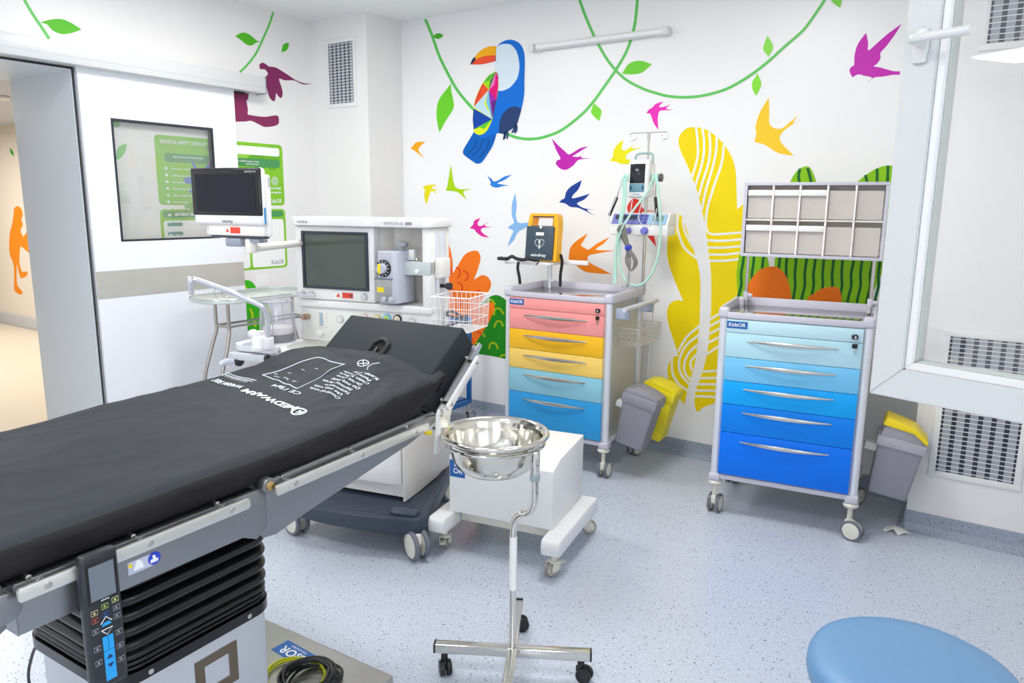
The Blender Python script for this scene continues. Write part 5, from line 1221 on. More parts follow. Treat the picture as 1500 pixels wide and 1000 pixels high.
O2 = Vector((0.28, -0.4, -0.9))
M_ = MB(); bm = M_.bm
NU, NV = 60, 180
G = [[bm.verts.new(Vector((U1+(U0-U1)*i/NU, V0+(V1-V0)*j/NV, mz(U1+(U0-U1)*i/NU, V0+(V1-V0)*j/NV)))+O2) for j in range(NV+1)] for i in range(NU+1)]
for i in range(NU):
    for j in range(NV): f_ = bm.faces.new((G[i][j], G[i+1][j], G[i+1][j+1], G[i][j+1])); f_.smooth = True; f_.material_index = 0
def zbot(v): return 0.912 if v < 1.15 else 0.912+(v-1.15)*0.62
cols_ = []
for side, uu, sg in ((0, U1, 1), (NU, U0, -1)):
    prev = G[side]; 
    for k in range(1, 7):
        f_ = k/6; row = []
        for j in range(NV+1):
            v = V0+(V1-V0)*j/NV; zt_ = mz(uu, v); zb_ = zbot(v)
            bul = 0.010*sin(pi*f_)+0.004*_n.noise(Vector((v*9, f_*2, 2+side)))+(0.004 if f_ < 0.2 else 0)
            row.append(bm.verts.new(Vector((uu+sg*(bul-0.004*f_), v, zt_+(zb_-zt_)*f_))+O2))
        for j in range(NV):
            ff = bm.faces.new((prev[j], prev[j+1], row[j+1], row[j])); ff.smooth = True; ff.material_index = 1
        prev = row
    cols_.append(prev)
end = [G[i][NV] for i in range(NU+1)]; prev = end
for k in range(1, 4):
    row = [bm.verts.new(e.co+Vector((0, -0.012*k, -(0.02)*k))) for e in end]
    for i in range(NU):
        ff = bm.faces.new((prev[i], prev[i+1], row[i+1], row[i])); ff.smooth = True; ff.material_index = 1
    prev = row
MT = mat('mattress_top_lit', (82, 86, 90), 0.46, noise=0.04, nscale=6, bump=0.08, nscale_=0) if False else mat('mattress_top_lit', (47, 51, 56), 0.6, noise=0.03, nscale=6, spec=0.2)  # top greyer than the side of the same cover, light put into its colour
M_.build('cover', [MT, mat('mattress_side', (36, 34, 37), 0.6, spec=0.2)], t2, sharp=70)
PR = MB()
def pm(x, y, ox=0, oy=0, lift=0.0016): # text frame rotated half a turn: x -> -u, y -> -v
    u, v = ox-x, oy-y; return Vector((u, v, mz(u, v)+lift))+O2
def mtext(s_, u, v, h, bold=0.01, width=None): put_text(PR, s_, lambda a, b: pm(a, b, u, v), 0, 0, h, bold, 'l', width)
mtext('MEDWARM', -0.150, 0.835, 0.025, 0.035, 0.225)
mtext('WARM S07', -0.392, 0.842, 0.023, 0.03, 0.135)
mtext('CE 1984', -0.225, 0.915, 0.020, 0.01, 0.12)
def mline(pts, w=0.0016, closed=False):
    P_ = [pm(0, 0, a, b, 0.0012) for a, b in pts]
    PR.tube(P_, w, 5, closed=closed, flat=1.0)
mline([(-0.135+0.020*cos(k*pi/12), 0.818+0.020*sin(k*pi/12)) for k in range(24)], 0.0032, True)
mtext('M', -0.123, 0.828, 0.018, 0.03)
def seg(a, b, n=10): return [(a[0]+(b[0]-a[0])*k/n, a[1]+(b[1]-a[1])*k/n) for k in range(n+1)]
mline(seg((-0.45, 0.955), (-0.265, 0.93))); mline(seg((-0.45, 0.955), (-0.405, 1.15))); mline(seg((-0.405, 1.15), (-0.28, 1.15))); mline(seg((-0.265, 0.93), (-0.28, 1.15)), 0.001)
for k in range(4): mline(seg((-0.43+0.03*k, 0.985+0.03*k), (-0.415+0.03*k, 0.985+0.03*k), 3), 0.001)
mtext('40  35  30', -0.30, 0.972, 0.008, 0.0, 0.11)
for k in range(9):
    mtext(['Control unit', 'Use only with', 'Temperature', 'Sensor area', 'Do not fold', 'Do not pierce', 'Clean before', 'Patient side', 'Keep dry'][k], -0.115-0.012*(k % 2), 0.965+k*0.021, 0.0125, 0.012, 0.125-0.01*(k % 3))
mline([(-0.235+0.019*cos(k*pi/10), 1.19+0.019*sin(k*pi/10)) for k in range(20)], 0.0016, True)
mline(seg((-0.248, 1.178), (-0.222, 1.202), 4)); mline(seg((-0.248, 1.202), (-0.222, 1.178), 4))
mline([(-0.19, 1.16), (-0.205, 1.18), (-0.207, 1.205), (-0.195, 1.225)], 0.0014)
for k in range(2): mline(seg((-0.42, 0.892+0.014*k), (-0.56, 0.885+0.014*k), 12), 0.0014)
for k in range(14): mline(seg((-0.43+(-0.009)*k, 0.872), (-0.434+(-0.009)*k, 0.886), 2), 0.0009)
mline(seg((-0.36, 0.725), (-0.36, 0.74), 2)) if False else None
PR.build('print', mat('print_white', (228, 234, 240), 0.5), t2)
# ---------------------------------------------------------------- hand controller
t = thing('hand_controller', 'black handheld table controller with grey screen and blue keys hooked on the side rail', 'remote control', TB.w(0.052, 0.128, 0.64), TB.a)
HC = MB(); HC.box(-0.012, 0.014, -0.037, 0.037, 0.0, 0.29, b=0.010, seg=4); hb = HC.build('housing', mat('controller_black', (36, 38, 44), 0.36), t)
MB().box(-0.030, -0.012, -0.02, 0.02, 0.20, 0.275, b=0.004).build('hook', BLACKM, t)
MB().box(0.0135, 0.0148, -0.029, 0.029, 0.188, 0.272, b=0.0006).build('screen_bezel', BLACKG, t)
MB().box(0.0147, 0.0153, -0.0245, 0.0245, 0.195, 0.266).build('screen', mat('lcd_grey', (112, 122, 132), 0.25), t)
def key(v, z, poly, m_, name='button'):
    return MB().prism([(v+a, z+b) for a, b in poly], 0.0138, 0.0152, YZX).build(name, m_, hb)
sq = lambda w_, h_: [(-w_, -h_), (w_, -h_), (w_, h_), (-w_, h_)]
CY = mat('key_cyan', (34, 160, 232), 0.4)
for (v, z, c_) in ((-0.021, 0.171, (206, 190, 150)), (0.0, 0.176, (176, 196, 110)), (0.021, 0.181, (206, 216, 130)), (-0.021, 0.155, (176, 80, 60)), (0.0, 0.160, (34, 90, 150)), (0.022, 0.163, (150, 156, 164)), (0.022, 0.145, (150, 156, 164)), (-0.022, 0.132, (150, 156, 164)), (0.022, 0.110, (150, 156, 164)), (-0.022, 0.095, (150, 156, 164)), (0.022, 0.080, (150, 156, 164)), (-0.022, 0.065, (150, 156, 164)), (0.022, 0.05, (150, 156, 164))):
    mm_ = mat('key_%d_%d_%d' % c_, c_, 0.5)
    MB().tube([(0.0148, v+a, z+b) for a, b in sq(0.0062, 0.0048)], 0.0007, 4, closed=True).build('button', mm_, hb)
    MB().prism([(v+a, z+b) for a, b in [(-0.003, -0.002), (0.003, -0.002), (0.0, 0.003)]], 0.0139, 0.0149, YZX).build('key_symbol', mm_, hb)
key(0, 0.138, [(-0.010, -0.002), (0.010, -0.002), (0.006, 0.0045), (-0.006, 0.0045)], CY); MB().tube([(0.0148, a, 0.142+b) for a, b in [(-0.011, 0), (0, 0.012), (0.011, 0)]], 0.0009, 4).build('arrow', INKW, hb)
MB().tube([(0.0148, a, 0.128+b) for a, b in [(-0.011, 0), (0, -0.012), (0.011, 0), (-0.011, 0)]], 0.0009, 4).build('arrow', INKW, hb)
key(-0.0055, 0.098, sq(0.005, 0.015), CY); key(0.0055, 0.098, sq(0.005, 0.015), CY); key(0, 0.050, sq(0.0105, 0.032), CY)
key(0, 0.068, [(-0.006, -0.003), (0.006, -0.003), (0, 0.005)], mat('key_ink', (20, 40, 90), .5), 'arrow').location.x = 0.0012
key(0, 0.050, [(-0.006, 0.003), (0.006, 0.003), (0, -0.005)], MATS['key_ink'], 'arrow').location.x = 0.0012
T3 = MB(); put_text(T3, 'mindray', lambda a, b: Vector((0.0152, a, b)), 0.002, 0.1895, 0.0035, 0.02, 'c'); T3.build('lettering', INKW, hb)
# cables
def wt(name, label, cat, F_=TB, u=0, v=0, z=0): return thing(name, label, cat, F_.w(u, v, z), F_.a)
t = wt('controller_cable', 'thin black cable with a silver plug curving from the table column to the floor', 'cable', TB, -0.46, 0.3, 0)
M_ = MB(); M_.tube([(-0.005, -0.045, 0.505), (-0.06, -0.045, 0.465), (-0.12, -0.04, 0.40), (-0.18, -0.03, 0.30), (-0.215, 0, 0.18), (-0.25, 0.02, 0.06), (-0.30, 0.05, 0.006), (-0.42, 0.10, 0.006)], 0.004, 8, sub=5); M_.build('cable', mat('cable_navy', (24, 28, 44), .4), t)
M_ = MB(); M_.cyl((0.035, -0.055, 0.528), (-0.012, -0.047, 0.500), 0.0075, n=16, b=0.001); M_.build('plug', SATIN, t)
t = wt('power_cable', 'coiled black mains cable lying on the steel table base plate', 'cable', TB, -0.235, 0.905, 0.06)
random.seed(3); M_ = MB(); P_ = []
for k in range(9*16):
    a = 2*pi*k/16; rr_ = 0.075+0.016*sin(k*0.37)+0.006*random.random(); P_.append((rr_*cos(a)+0.008*sin(k*0.11), rr_*1.05*sin(a)+0.010*cos(k*0.13), 0.008+0.0048*(k/16)+0.004*sin(a*2+k*.05)))
P_ += [(0.12, 0.02, 0.03), (0.16, 0.055, 0.014), (0.20, 0.06, 0.008), (0.26, 0.035, -0.02), (0.30, 0.0, -0.05)]
M_.tube(P_, 0.0048, 8, sub=2); M_.build('cable', BLACK, t)
t = wt('earth_cable', 'coiled yellow and green earth cable under the black mains cable', 'cable', TB, -0.30, 0.90, 0.06)
M_ = MB(); P_ = []
for k in range(4*16):
    a = 2*pi*k/16; rr_ = 0.105+0.006*sin(k*0.5); P_.append((rr_*cos(a), 0.085*sin(a), 0.004+0.003*(k/16)))
M_.tube(P_, 0.0034, 7, sub=2); M_.build('cable', mat('cable_yellow_green', (214, 216, 30), .4), t)
# ================================================================== ANAESTHESIA MACHINE
MF = Frame(-2.066, 2.331, 0.227)
mp = lambda px, py, v: MF.inplane(px, py, 1, v)
t = thing('anaesthesia_machine', 'large white anaesthesia machine with built in screen on a navy wheeled base', 'anaesthesia machine', MF.w(-0.35, 0.35), MF.a)
MO = Vector((0.35, -0.35, 0))
def mk(mb, name, m_, parent=None, sharp=33):
    bmesh.ops.translate(mb.bm, verts=mb.bm.verts, vec=MO); return mb.build(name, m_, parent or t, sharp)
arc = [(-0.745, 0.06), (-0.735, 0.015), (-0.70, -0.005), (-0.6, -0.032), (-0.45, -0.045), (-0.3, -0.04), (-0.15, -0.018), (-0.03, 0.012), (0.0, 0.03), (0.012, 0.075), (-0.17, 0.74), (-0.56, 0.74)]
M_ = MB(); M_.prism(arc, 0.122, 0.20, b=0.012, seg=3); base = mk(M_, 'base', NAVY)
for k, d in enumerate((0.0, 0.035)):
    M_ = MB(); M_.tube([(-0.62, 0.012+d, 0.2), (-0.45, 0.0+d, 0.2), (-0.3, 0.002+d, 0.2), (-0.16, 0.02+d, 0.2)], 0.004, 8, sub=6); mk(M_, 'foot_ridge', NAVY, base)
M_ = MB(); M_.box(-0.15, -0.02, 0.03, 0.085, 0.195, 0.222, b=0.012, seg=3, M=Matrix.Rotation(0.10, 4, 'Z')); mk(M_, 'brake_pedal', mat('pedal_navy', (58, 68, 84), 0.35), base)
for x, y, h in ((-0.045, 0.05, -0.62), (-0.67, 0.04, 2.75), (-0.2, 0.68, 1.2), (-0.52, 0.68, 1.9)):
    Q = MF; M3 = caster(t, x+MO.x, y+MO.y, 0.13, r=0.070, w=0.022, gap=0.030, heading=h, body=WHITEW, trail=0.028)
CAB = DEVICE
M_ = MB(); M_.box(-0.66, -0.158, 0.182, 0.66, 0.215, 0.885, b=0.004); mk(M_, 'cabinet', CAB)
for z0, z1 in ((0.285, 0.475), (0.48, 0.67), (0.675, 0.87)):
    M_ = MB(); M_.prism([(-0.63, 0.18), (-0.63, 0.165), (-0.5, 0.150), (-0.35, 0.146), (-0.22, 0.152), (-0.172, 0.165), (-0.172, 0.18)], z0, z1, b=0.003); d_ = mk(M_, 'drawer', CAB)
    M_ = MB(); M_.box(-0.50, -0.30, 0.135, 0.148, z1-0.035, z1-0.02, b=0.004); mk(M_, 'handle', GREYL, d_)
M_ = MB(); M_.prism([(0.155, 0.205), (0.155, 0.885), (0.66, 0.885), (0.66, 0.26), (0.60, 0.23), (0.5, 0.212), (0.3, 0.205)], -0.158, -0.150, YZX, b=0.002); mk(M_, 'side_panel', WHITEW)
M_ = MB(); M_.prism([(-0.825, 0.62), (-0.825, 0.36), (-0.80, 0.12), (-0.74, 0.06), (-0.15, 0.06), (-0.08, 0.12), (-0.05, 0.62)], 0.885, 0.912, b=0.006, seg=3); wk = mk(M_, 'worktop', DEVICE)
M_ = MB(); M_.prism([(-0.80, 0.30), (-0.775, 0.135), (-0.725, 0.085), (-0.16, 0.085), (-0.11, 0.14), (-0.10, 0.30)], 0.9115, 0.9135); mk(M_, 'worktop_mat', mat('worktop_grey', (186, 186, 180), .5), wk)
# upper body
M_ = MB(); M_.box(-0.822, -0.075, 0.32, 0.50, 0.912, 1.085, b=0.008); M_.box(-0.822, -0.075, 0.30, 0.50, 1.085, 1.122, b=0.010, seg=3); mk(M_, 'control_panel', DEVICE)
M_ = MB(); M_.box(-0.805, -0.375, 0.3185, 0.3195, 0.925, 1.075, b=0.0003); mk(M_, 'panel_field', mat('panel_off_white', (236, 238, 232), .4))
M_ = MB(); M_.box(-0.822, -0.082, 0.485, 0.515, 1.122, 1.486, b=0.004); mk(M_, 'back_panel', WHITEW)
M_ = MB(); M_.box(-0.824, -0.372, 0.300, 0.484, 1.124, 1.486, b=0.012, seg=3); sh = mk(M_, 'screen_housing', DEVICE)
M_ = MB(); M_.prism([(-0.372, 0.484), (-0.372, 0.36), (-0.34, 0.44), (-0.27, 0.484)], 1.123, 1.486); mk(M_, 'recess_cheek', WHITEW)
M_ = MB(); M_.box(-0.118, -0.078, 0.302, 0.484, 1.10, 1.486, b=0.006); mk(M_, 'corner_column', DEVICE)
M_ = MB(); M_.box(-0.077, -0.070, 0.36, 0.43, 0.95, 1.47, b=0.001); M_.box(-0.070, -0.060, 0.36, 0.368, 0.95, 1.47); M_.box(-0.070, -0.060, 0.422, 0.43, 0.95, 1.47); mk(M_, 'mounting_rail', ALU)
M_ = MB(); M_.box(-0.076, -0.040, 0.345, 0.445, 1.255, 1.345, b=0.006); mk(M_, 'rail_clamp', WHITEW)
M_ = MB(); M_.cyl((-0.07, 0.39, 1.215), (-0.03, 0.39, 1.215), 0.009, n=14); M_.cyl((-0.035, 0.39, 1.215), (-0.010, 0.39, 1.215), 0.017, n=20, b=0.004); mk(M_, 'clamp_knob', BLACKM)
M_ = MB(); M_.prism([(-0.824, 0.285), (-0.80, 0.268), (-0.40, 0.262), (-0.36, 0.275), (-0.10, 0.270), (-0.075, 0.280), (-0.064, 0.305), (-0.064, 0.515), (-0.824, 0.515)], 1.487, 1.5285, b=0.007, seg=3); lid = mk(M_, 'lid', DEVICE)
TXT = mat('text_grey', (150, 156, 164), .5)
L = MB(); put_text(L, 'mindray', lambda a, b: Vector((a, 0.2645, b)), -0.775, 1.500, 0.013, 0.02); mk(L, 'lettering', TXT, lid)
L = MB(); put_text(L, 'WATO EX-65', lambda a, b: Vector((a, 0.2715, b)), -0.30, 1.500, 0.012, 0.02); L.box(-0.185, -0.152, 0.2700, 0.2708, 1.499, 1.513); put_text(L, 'Pro', lambda a, b: Vector((a, 0.2693, b)), -0.179, 1.502, 0.007, 0.02); mk(L, 'lettering', TXT, lid)
# built-in screen
M_ = MB()
for a, b_, c, d in ((-0.778, -0.402, 1.447, 1.461), (-0.778, -0.402, 1.181, 1.193)): M_.box(a, b_, 0.290, 0.302, c, d, b=0.003)
for a, b_ in ((-0.778, -0.762), (-0.418, -0.402)): M_.box(a, b_, 0.2905, 0.302, 1.19, 1.449, b=0.003)
mk(M_, 'screen_bezel', mat('bezel_dark', (44, 50, 62), .35), sh)
M_ = MB(); M_.box(-0.763, -0.417, 0.2965, 0.301, 1.192, 1.448); mk(M_, 'screen', mat('screen_olive', (74, 80, 74), 0.1, coat=0.3), sh)
M_ = MB(); M_.box(-0.60, -0.55, 0.2985, 0.3005, 1.142, 1.166); s1 = mk(M_, 'warning_sticker', PAPER, sh)
M_ = MB(); M_.box(-0.555, -0.495, 0.298, 0.2995, 1.141, 1.167); s2 = mk(M_, 'warning_sticker', RED, sh)
M_ = MB(); M_.prism([(-0.590, 1.145), (-0.566, 1.145), (-0.578, 1.164)], 0, 0.0005, Matrix.Translation((0, 0.2983, 0)) @ XZ); mk(M_, 'warning_triangle', RED, s1)
M_ = MB(); M_.box(-0.51, -0.497, 0.2975, 0.2983, 1.148, 1.16); mk(M_, 'sticker_field', INKK, s2)
M_ = MB(); M_.cyl((-0.43, 0.300, 1.154), (-0.43, 0.284, 1.154), 0.017, n=28, b=0.003); mk(M_, 'rotary_knob', GREYL, sh)
M_ = MB(); M_.tube([(-0.83, 0.27, 1.150), (-0.78, 0.262, 1.147), (-0.70, 0.275, 1.150)], 0.006, 8, sub=4, flat=0.5); M_.cyl((-0.785, 0.30, 1.155), (-0.785, 0.27, 1.155), 0.012, n=16, b=0.003); M_.cyl((-0.73, 0.30, 1.155), (-0.73, 0.27, 1.155), 0.012, n=16, b=0.003); mk(M_, 'hinge_latch', GREYL, sh)
# gas panel: flow tube, knobs, gauges
M_ = MB(); M_.box(-0.715, -0.665, 0.3155, 0.3186, 0.985, 1.068, b=0.001); fl_ = mk(M_, 'flow_meter', WHITEW)
M_ = MB(); M_.box(-0.705, -0.683, 0.3148, 0.3156, 0.992, 1.058); mk(M_, 'flow_tube', mat('flow_blue', (172, 190, 204), .2), fl_)
for u, z, r_ in ((-0.70, 0.955, 0.016), (-0.70, 0.955, 0.008)):
    M_ = MB(); M_.cyl((u, 0.319, z), (u, 0.300-(0.016-r_)*0.5, z), r_, n=22, b=0.002); mk(M_, 'flow_knob', WHITE)
M_ = MB(); M_.cyl((-0.775, 0.32, 1.035), (-0.775, 0.285, 1.035), 0.016, n=6); M_.cyl((-0.775, 0.29, 1.035), (-0.775, 0.265, 1.035), 0.009, n=16); mk(M_, 'brass_connector', mat('brass_dull', (186, 160, 138), 0.3, 0.9))
def gauge(px, py, r_, ring, face_, v=0.3185):
    c_ = mp(px, py, v); M_ = MB(); M_.cyl((c_.x, v+0.001, c_.z), (c_.x, v-0.010, c_.z), r_, n=28, b=0.002); o = mk(M_, 'pressure_gauge', ring)
    M_ = MB(); M_.cyl((c_.x, v-0.009, c_.z), (c_.x, v-0.0108, c_.z), r_*0.72, n=24); f_ = mk(M_, 'dial_face', face_, o)
    M_ = MB(); M_.prism([(c_.x-0.001, c_.z-r_*.3), (c_.x+0.0015, c_.z-r_*.25), (c_.x+r_*.35, c_.z+r_*.5)], v, v+0.0005, Matrix.Translation((0, 2*v-0.0112+0.0, 0)) @ XZ); mk(M_, 'needle', INKK, f_)
GY = mat('gauge_white', (238, 236, 230), .4)
gauge(499, 467, 0.018, GREYL, GY); gauge(535, 464, 0.017, mat('gauge_pink', (236, 196, 196), .4), GY); gauge(553, 466, 0.020, mat('gauge_yellow', (214, 206, 120), .4), GY)
gauge(567.5, 466, 0.022, mat('gauge_blue', (120, 196, 232), .4), mat('gauge_lime', (196, 220, 120), .4)); gauge(583, 467, 0.022, BLACKM, mat('gauge_cream', (240, 224, 196), .4)); gauge(604, 472, 0.022, GREYL, GY)
# vaporiser and manifold
M_ = MB(); M_.box(-0.225, -0.078, 0.30, 0.36, 1.268, 1.332, b=0.004); mf_ = mk(M_, 'gas_manifold', mat('manifold_grey', (196, 204, 204), .4))
for u in (-0.16, -0.10): 
    M_ = MB(); M_.cyl((u, 0.33, 1.33), (u, 0.33, 1.347), 0.010, n=16, b=0.003); mk(M_, 'valve_cap', SATIN, mf_)
M_ = MB(); M_.cyl((-0.145, 0.30, 1.287), (-0.145, 0.294, 1.287), 0.011, n=20, b=0.001); mk(M_, 'port', WHITE, mf_)
M_ = MB(); M_.box(-0.205, -0.175, 0.33, 0.37, 1.335, 1.385, b=0.003); mk(M_, 'bracket', WHITE, mf_)
vt = thing('vaporiser', 'grey anaesthetic vaporiser with black and yellow dial mounted in the machine recess', 'vaporiser', MF.w(-0.265, 0.31, 1.135), MF.a)
VB = mat('vapor_grey', (190, 194, 206), 0.35)
M_ = MB(); M_.prism([(-0.072, 0.075), (-0.078, -0.03), (-0.055, -0.062), (0.025, -0.070), (0.045, -0.055), (0.062, 0.02), (0.062, 0.075)], 0, 0.245, b=0.008, seg=3); vb = M_.build('body', VB, vt)
M_ = MB(); M_.cyl((0.02, 0.02, 0.243), (0.02, 0.02, 0.285), 0.021, n=24, b=0.003); M_.box(0.02, 0.055, 0.0, 0.035, 0.262, 0.283, b=0.004); M_.build('lock_lever', mat('lever_grey', (156, 160, 170), .4), vt)
DC = Vector((-0.022, -0.066, 0.165)); DM = Matrix.Translation(DC) @ Matrix.Rotation(-0.09, 4, 'Z') @ XZ
M_ = MB(); M_.lathe([(0, 0), (0.040, 0), (0.040, 0.006), (0.038, 0.010), (0, 0.010)], 36, DM); dl = M_.build('dial', BLACKM, vt)
for k in range(12):
    a = k*pi/6; MB().box(-0.0018, 0.0018, 0.029, 0.036, 0.0098, 0.0108, M=DM @ Matrix.Rotation(a, 4, 'Z')).build('tick', INKW, dl)
M_ = MB(); M_.lathe([(0, 0), (0.025, 0), (0.023, 0.022), (0, 0.022)], 28, DM @ Matrix.Translation((0, 0, 0.009))); M_.build('dial_knob', VB, dl)
M_ = MB(); M_.box(-0.012, 0.004, -0.022, 0.022, 0.0, 0.006, b=0.004, M=DM @ Matrix.Translation((0, 0, 0.028))); M_.build('dial_pointer', YEL, dl)
M_ = MB(); M_.box(-0.068, 0.020, -0.004, 0.0, 0.0, 0.106, M=Matrix.Translation((0.0, -0.066, 0.008)) @ Matrix.Rotation(-0.09, 4, 'Z'), b=0.001); wn = M_.build('fill_window', mat('vapor_window', (168, 168, 166), 0.15, 0.6), vt)
M_ = MB(); M_.box(-0.06, -0.022, -0.006, -0.0045, 0.045, 0.068, M=Matrix.Translation((0.0, -0.066, 0.008)) @ Matrix.Rotation(-0.09, 4, 'Z')); M_.build('yellow_sticker', YEL, wn)
M_ = MB(); M_.box(-0.074, 0.026, -0.008, -0.001, 0.105, 0.110, M=Matrix.Translation((0.0, -0.066, 0.008)) @ Matrix.Rotation(-0.09, 4, 'Z')); M_.build('trim_strip', mat('trim_blue_grey', (90, 106, 124), .3), vt)
for x in (-0.02, 0.018): M_ = MB(); M_.cyl((x, -0.068, 0.022), (x, -0.085, 0.022), 0.013, n=20, b=0.003); M_.build('drain_screw', VB, vt)
# breathing circuit at the left: canister, swivel arm, dome, block
CP = Vector((-0.885, 0.22, 0))
M_ = MB(); M_.prism([(x-0.0, y) for x, y in [(-1.05, 0.30), (-1.05, 0.10), (-1.0, 0.06), (-0.80, 0.05), (-0.78, 0.30)]], 0.885, 0.918, b=0.006); M_.box(-0.80, -0.70, 0.10, 0.5, 0.86, 0.885); cb_ = mk(M_, 'circuit_block', mat('circuit_grey', (222, 222, 228), .35))
M_ = MB(); M_.lathe([(0.088, 0.918), (0.086, 1.0), (0.080, 1.108), (0.076, 1.118), (0, 1.120), (0, 1.117), (0.073, 1.115), (0.077, 1.106), (0.083, 1.0), (0.085, 0.918)], 40, Matrix.Translation((CP.x, CP.y, 0))); cn = mk(M_, 'bellows_canister', PERSPEX, sharp=50)
for a in (0.3, 1.9, 3.5, 5.1):
    M_ = MB(); M_.tube([(CP.x+0.0865*cos(a), CP.y+0.0865*sin(a), 0.92), (CP.x+0.080*cos(a), CP.y+0.080*sin(a), 1.112)], 0.0022, 6); mk(M_, 'canister_rib', mat('rib_lilac', (176, 174, 196), .3), cn)
M_ = MB(); M_.torus((CP.x, CP.y, 1.117), 0.076, 0.0025, n=40, k=6); mk(M_, 'canister_rim', mat('rim_lilac', (164, 164, 190), .25), cn)
M_ = MB(); M_.lathe([(0, 0.922), (0.075, 0.922), (0.079, 0.932), (0.075, 0.940), (0.079, 0.948), (0.075, 0.955), (0, 0.958)], 36, Matrix.Translation((CP.x, CP.y, 0))); mk(M_, 'bellows', BLACKM, cn)
M_ = MB(); M_.lathe([(0, 0.958), (0.072, 0.958), (0.074, 0.975), (0.070, 0.990), (0, 0.992)], 36, Matrix.Translation((CP.x, CP.y, 0))); mk(M_, 'bellows_disc', mat('disc_white', (236, 230, 234), .4), cn)
M_ = MB(); M_.lathe([(0, 0.90), (0.044, 0.90), (0.046, 0.915), (0.040, 0.925), (0.040, 0.955), (0.034, 0.965), (0.024, 0.970), (0.020, 0.99), (0, 0.992)], 30, Matrix.Translation((-0.875, 0.075, 0.0))); mk(M_, 'valve_dome', WHITE, cb_)
ARM = mat('arm_silver', (206, 208, 216), 0.25, 0.6)
A0 = mp(393, 500, 0.06); A1 = mp(391, 462, 0.06); A2 = mp(384, 449, 0.04); A3 = mp(340, 428, -0.02); A4 = mp(290, 410, -0.08); A5 = mp(279, 408, -0.10)
M_ = MB(); M_.tube([A0, (A0+A1)/2, A1, A2, (A2+A3)/2, A3, (A3+A4)/2, A4], 0.0125, 16, sub=6); am = mk(M_, 'swivel_arm', ARM)
M_ = MB(); M_.cyl((A5.x, A5.y, A5.z+0.012), (A5.x, A5.y, A5.z-0.045), 0.0165, 0.0165, n=24, b=0.002); M_.cyl((A5.x, A5.y, A5.z-0.04), (A5.x, A5.y, A5.z-0.075), 0.0135, 0.0115, n=20); M_.tube([A4, A5], 0.0125, 14); mk(M_, 'bag_connector', ARM, am)
M_ = MB(); M_.cyl(A0+Vector((0, 0, -0.035)), A0+Vector((0, 0, 0.02)), 0.026, n=30, b=0.003)
mk(M_, 'swivel_joint', mat('joint_white', (228, 226, 232), .35), am)
M_ = MB(); c_ = mp(371, 489, 0.10); M_.sphere(c_, 0.026, (1, 1, 0.9)); M_.cyl(c_+Vector((0, 0, -0.05)), c_, 0.012, n=14); mk(M_, 'pressure_valve', mat('valve_clear', (226, 226, 236), .2), cb_)
c_ = mp(365, 506, 0.08); M_ = MB(); M_.box(c_.x-0.025, c_.x+0.025, 0.06, 0.10, c_.z-0.012, c_.z+0.012, b=0.004); mk(M_, 'sensor', mat('sensor_lilac', (196, 196, 218), .25), cb_)
a_, b__ = mp(341, 518, 0.06), mp(392, 513, 0.06)
M_ = MB(); M_.box(a_.x, b__.x, 0.03, 0.12, a_.z-0.022, a_.z+0.012, b=0.005); mk(M_, 'absorber_bar', mat('absorber_grey', (206, 210, 216), .3), cb_)
M_ = MB(); M_.cyl((b__.x-0.0, 0.045, a_.z-0.004), (b__.x+0.018, 0.045, a_.z-0.002), 0.018, n=18, b=0.003); M_.tube([(b__.x+0.01, 0.045, a_.z), (b__.x+0.05, 0.03, a_.z+0.01)], 0.006, 8); mk(M_, 'lever', BLACKM, cb_)
c_ = mp(350, 529, 0.05); M_ = MB(); M_.sphere(c_, 0.025); mk(M_, 'black_port', BLACKM, cb_)
M_ = MB(); M_.tube([mp(344, 529, 0.04), mp(332, 529, 0.02), mp(323, 534, 0.0)], 0.015, 14, sub=4); M_.torus(mp(338, 533, 0.02), 0.022, 0.003, axis=(0, 1, 0), n=24, k=6); mk(M_, 'hose_elbow', mat('elbow_lilac', (204, 206, 218), .25), cb_)
# wire basket on the right side of the machine
t = thing('wire_basket', 'white coated wire basket hooked on the right side of the anaesthesia machine', 'basket', MF.w(0.075, 0.2, 1.03), MF.a)
M_ = basket(t, -0.10, 0.078, 0.02, 0.24, 0.0, 0.155, 8, 13, 4, 0.0017, grow=0.006)
M_.build('wire_mesh', mat('wire_coated', (246, 244, 242), 0.4), t)
t = thing('cable_bundle', 'dark and clear cables lying in the white wire basket', 'cable', MF.w(0.04, 0.32, 1.033), MF.a)
M_ = MB(); M_.tube([(-0.04, -0.08, 0.008), (0.03, -0.06, 0.03), (0.04, 0.05, 0.05), (-0.03, 0.09, 0.03), (-0.05, 0.0, 0.06), (0.02, -0.05, 0.08), (0.045, 0.04, 0.02)], 0.006, 8, sub=6); M_.build('cable', mat('cable_slate', (96, 104, 116), .4), t)
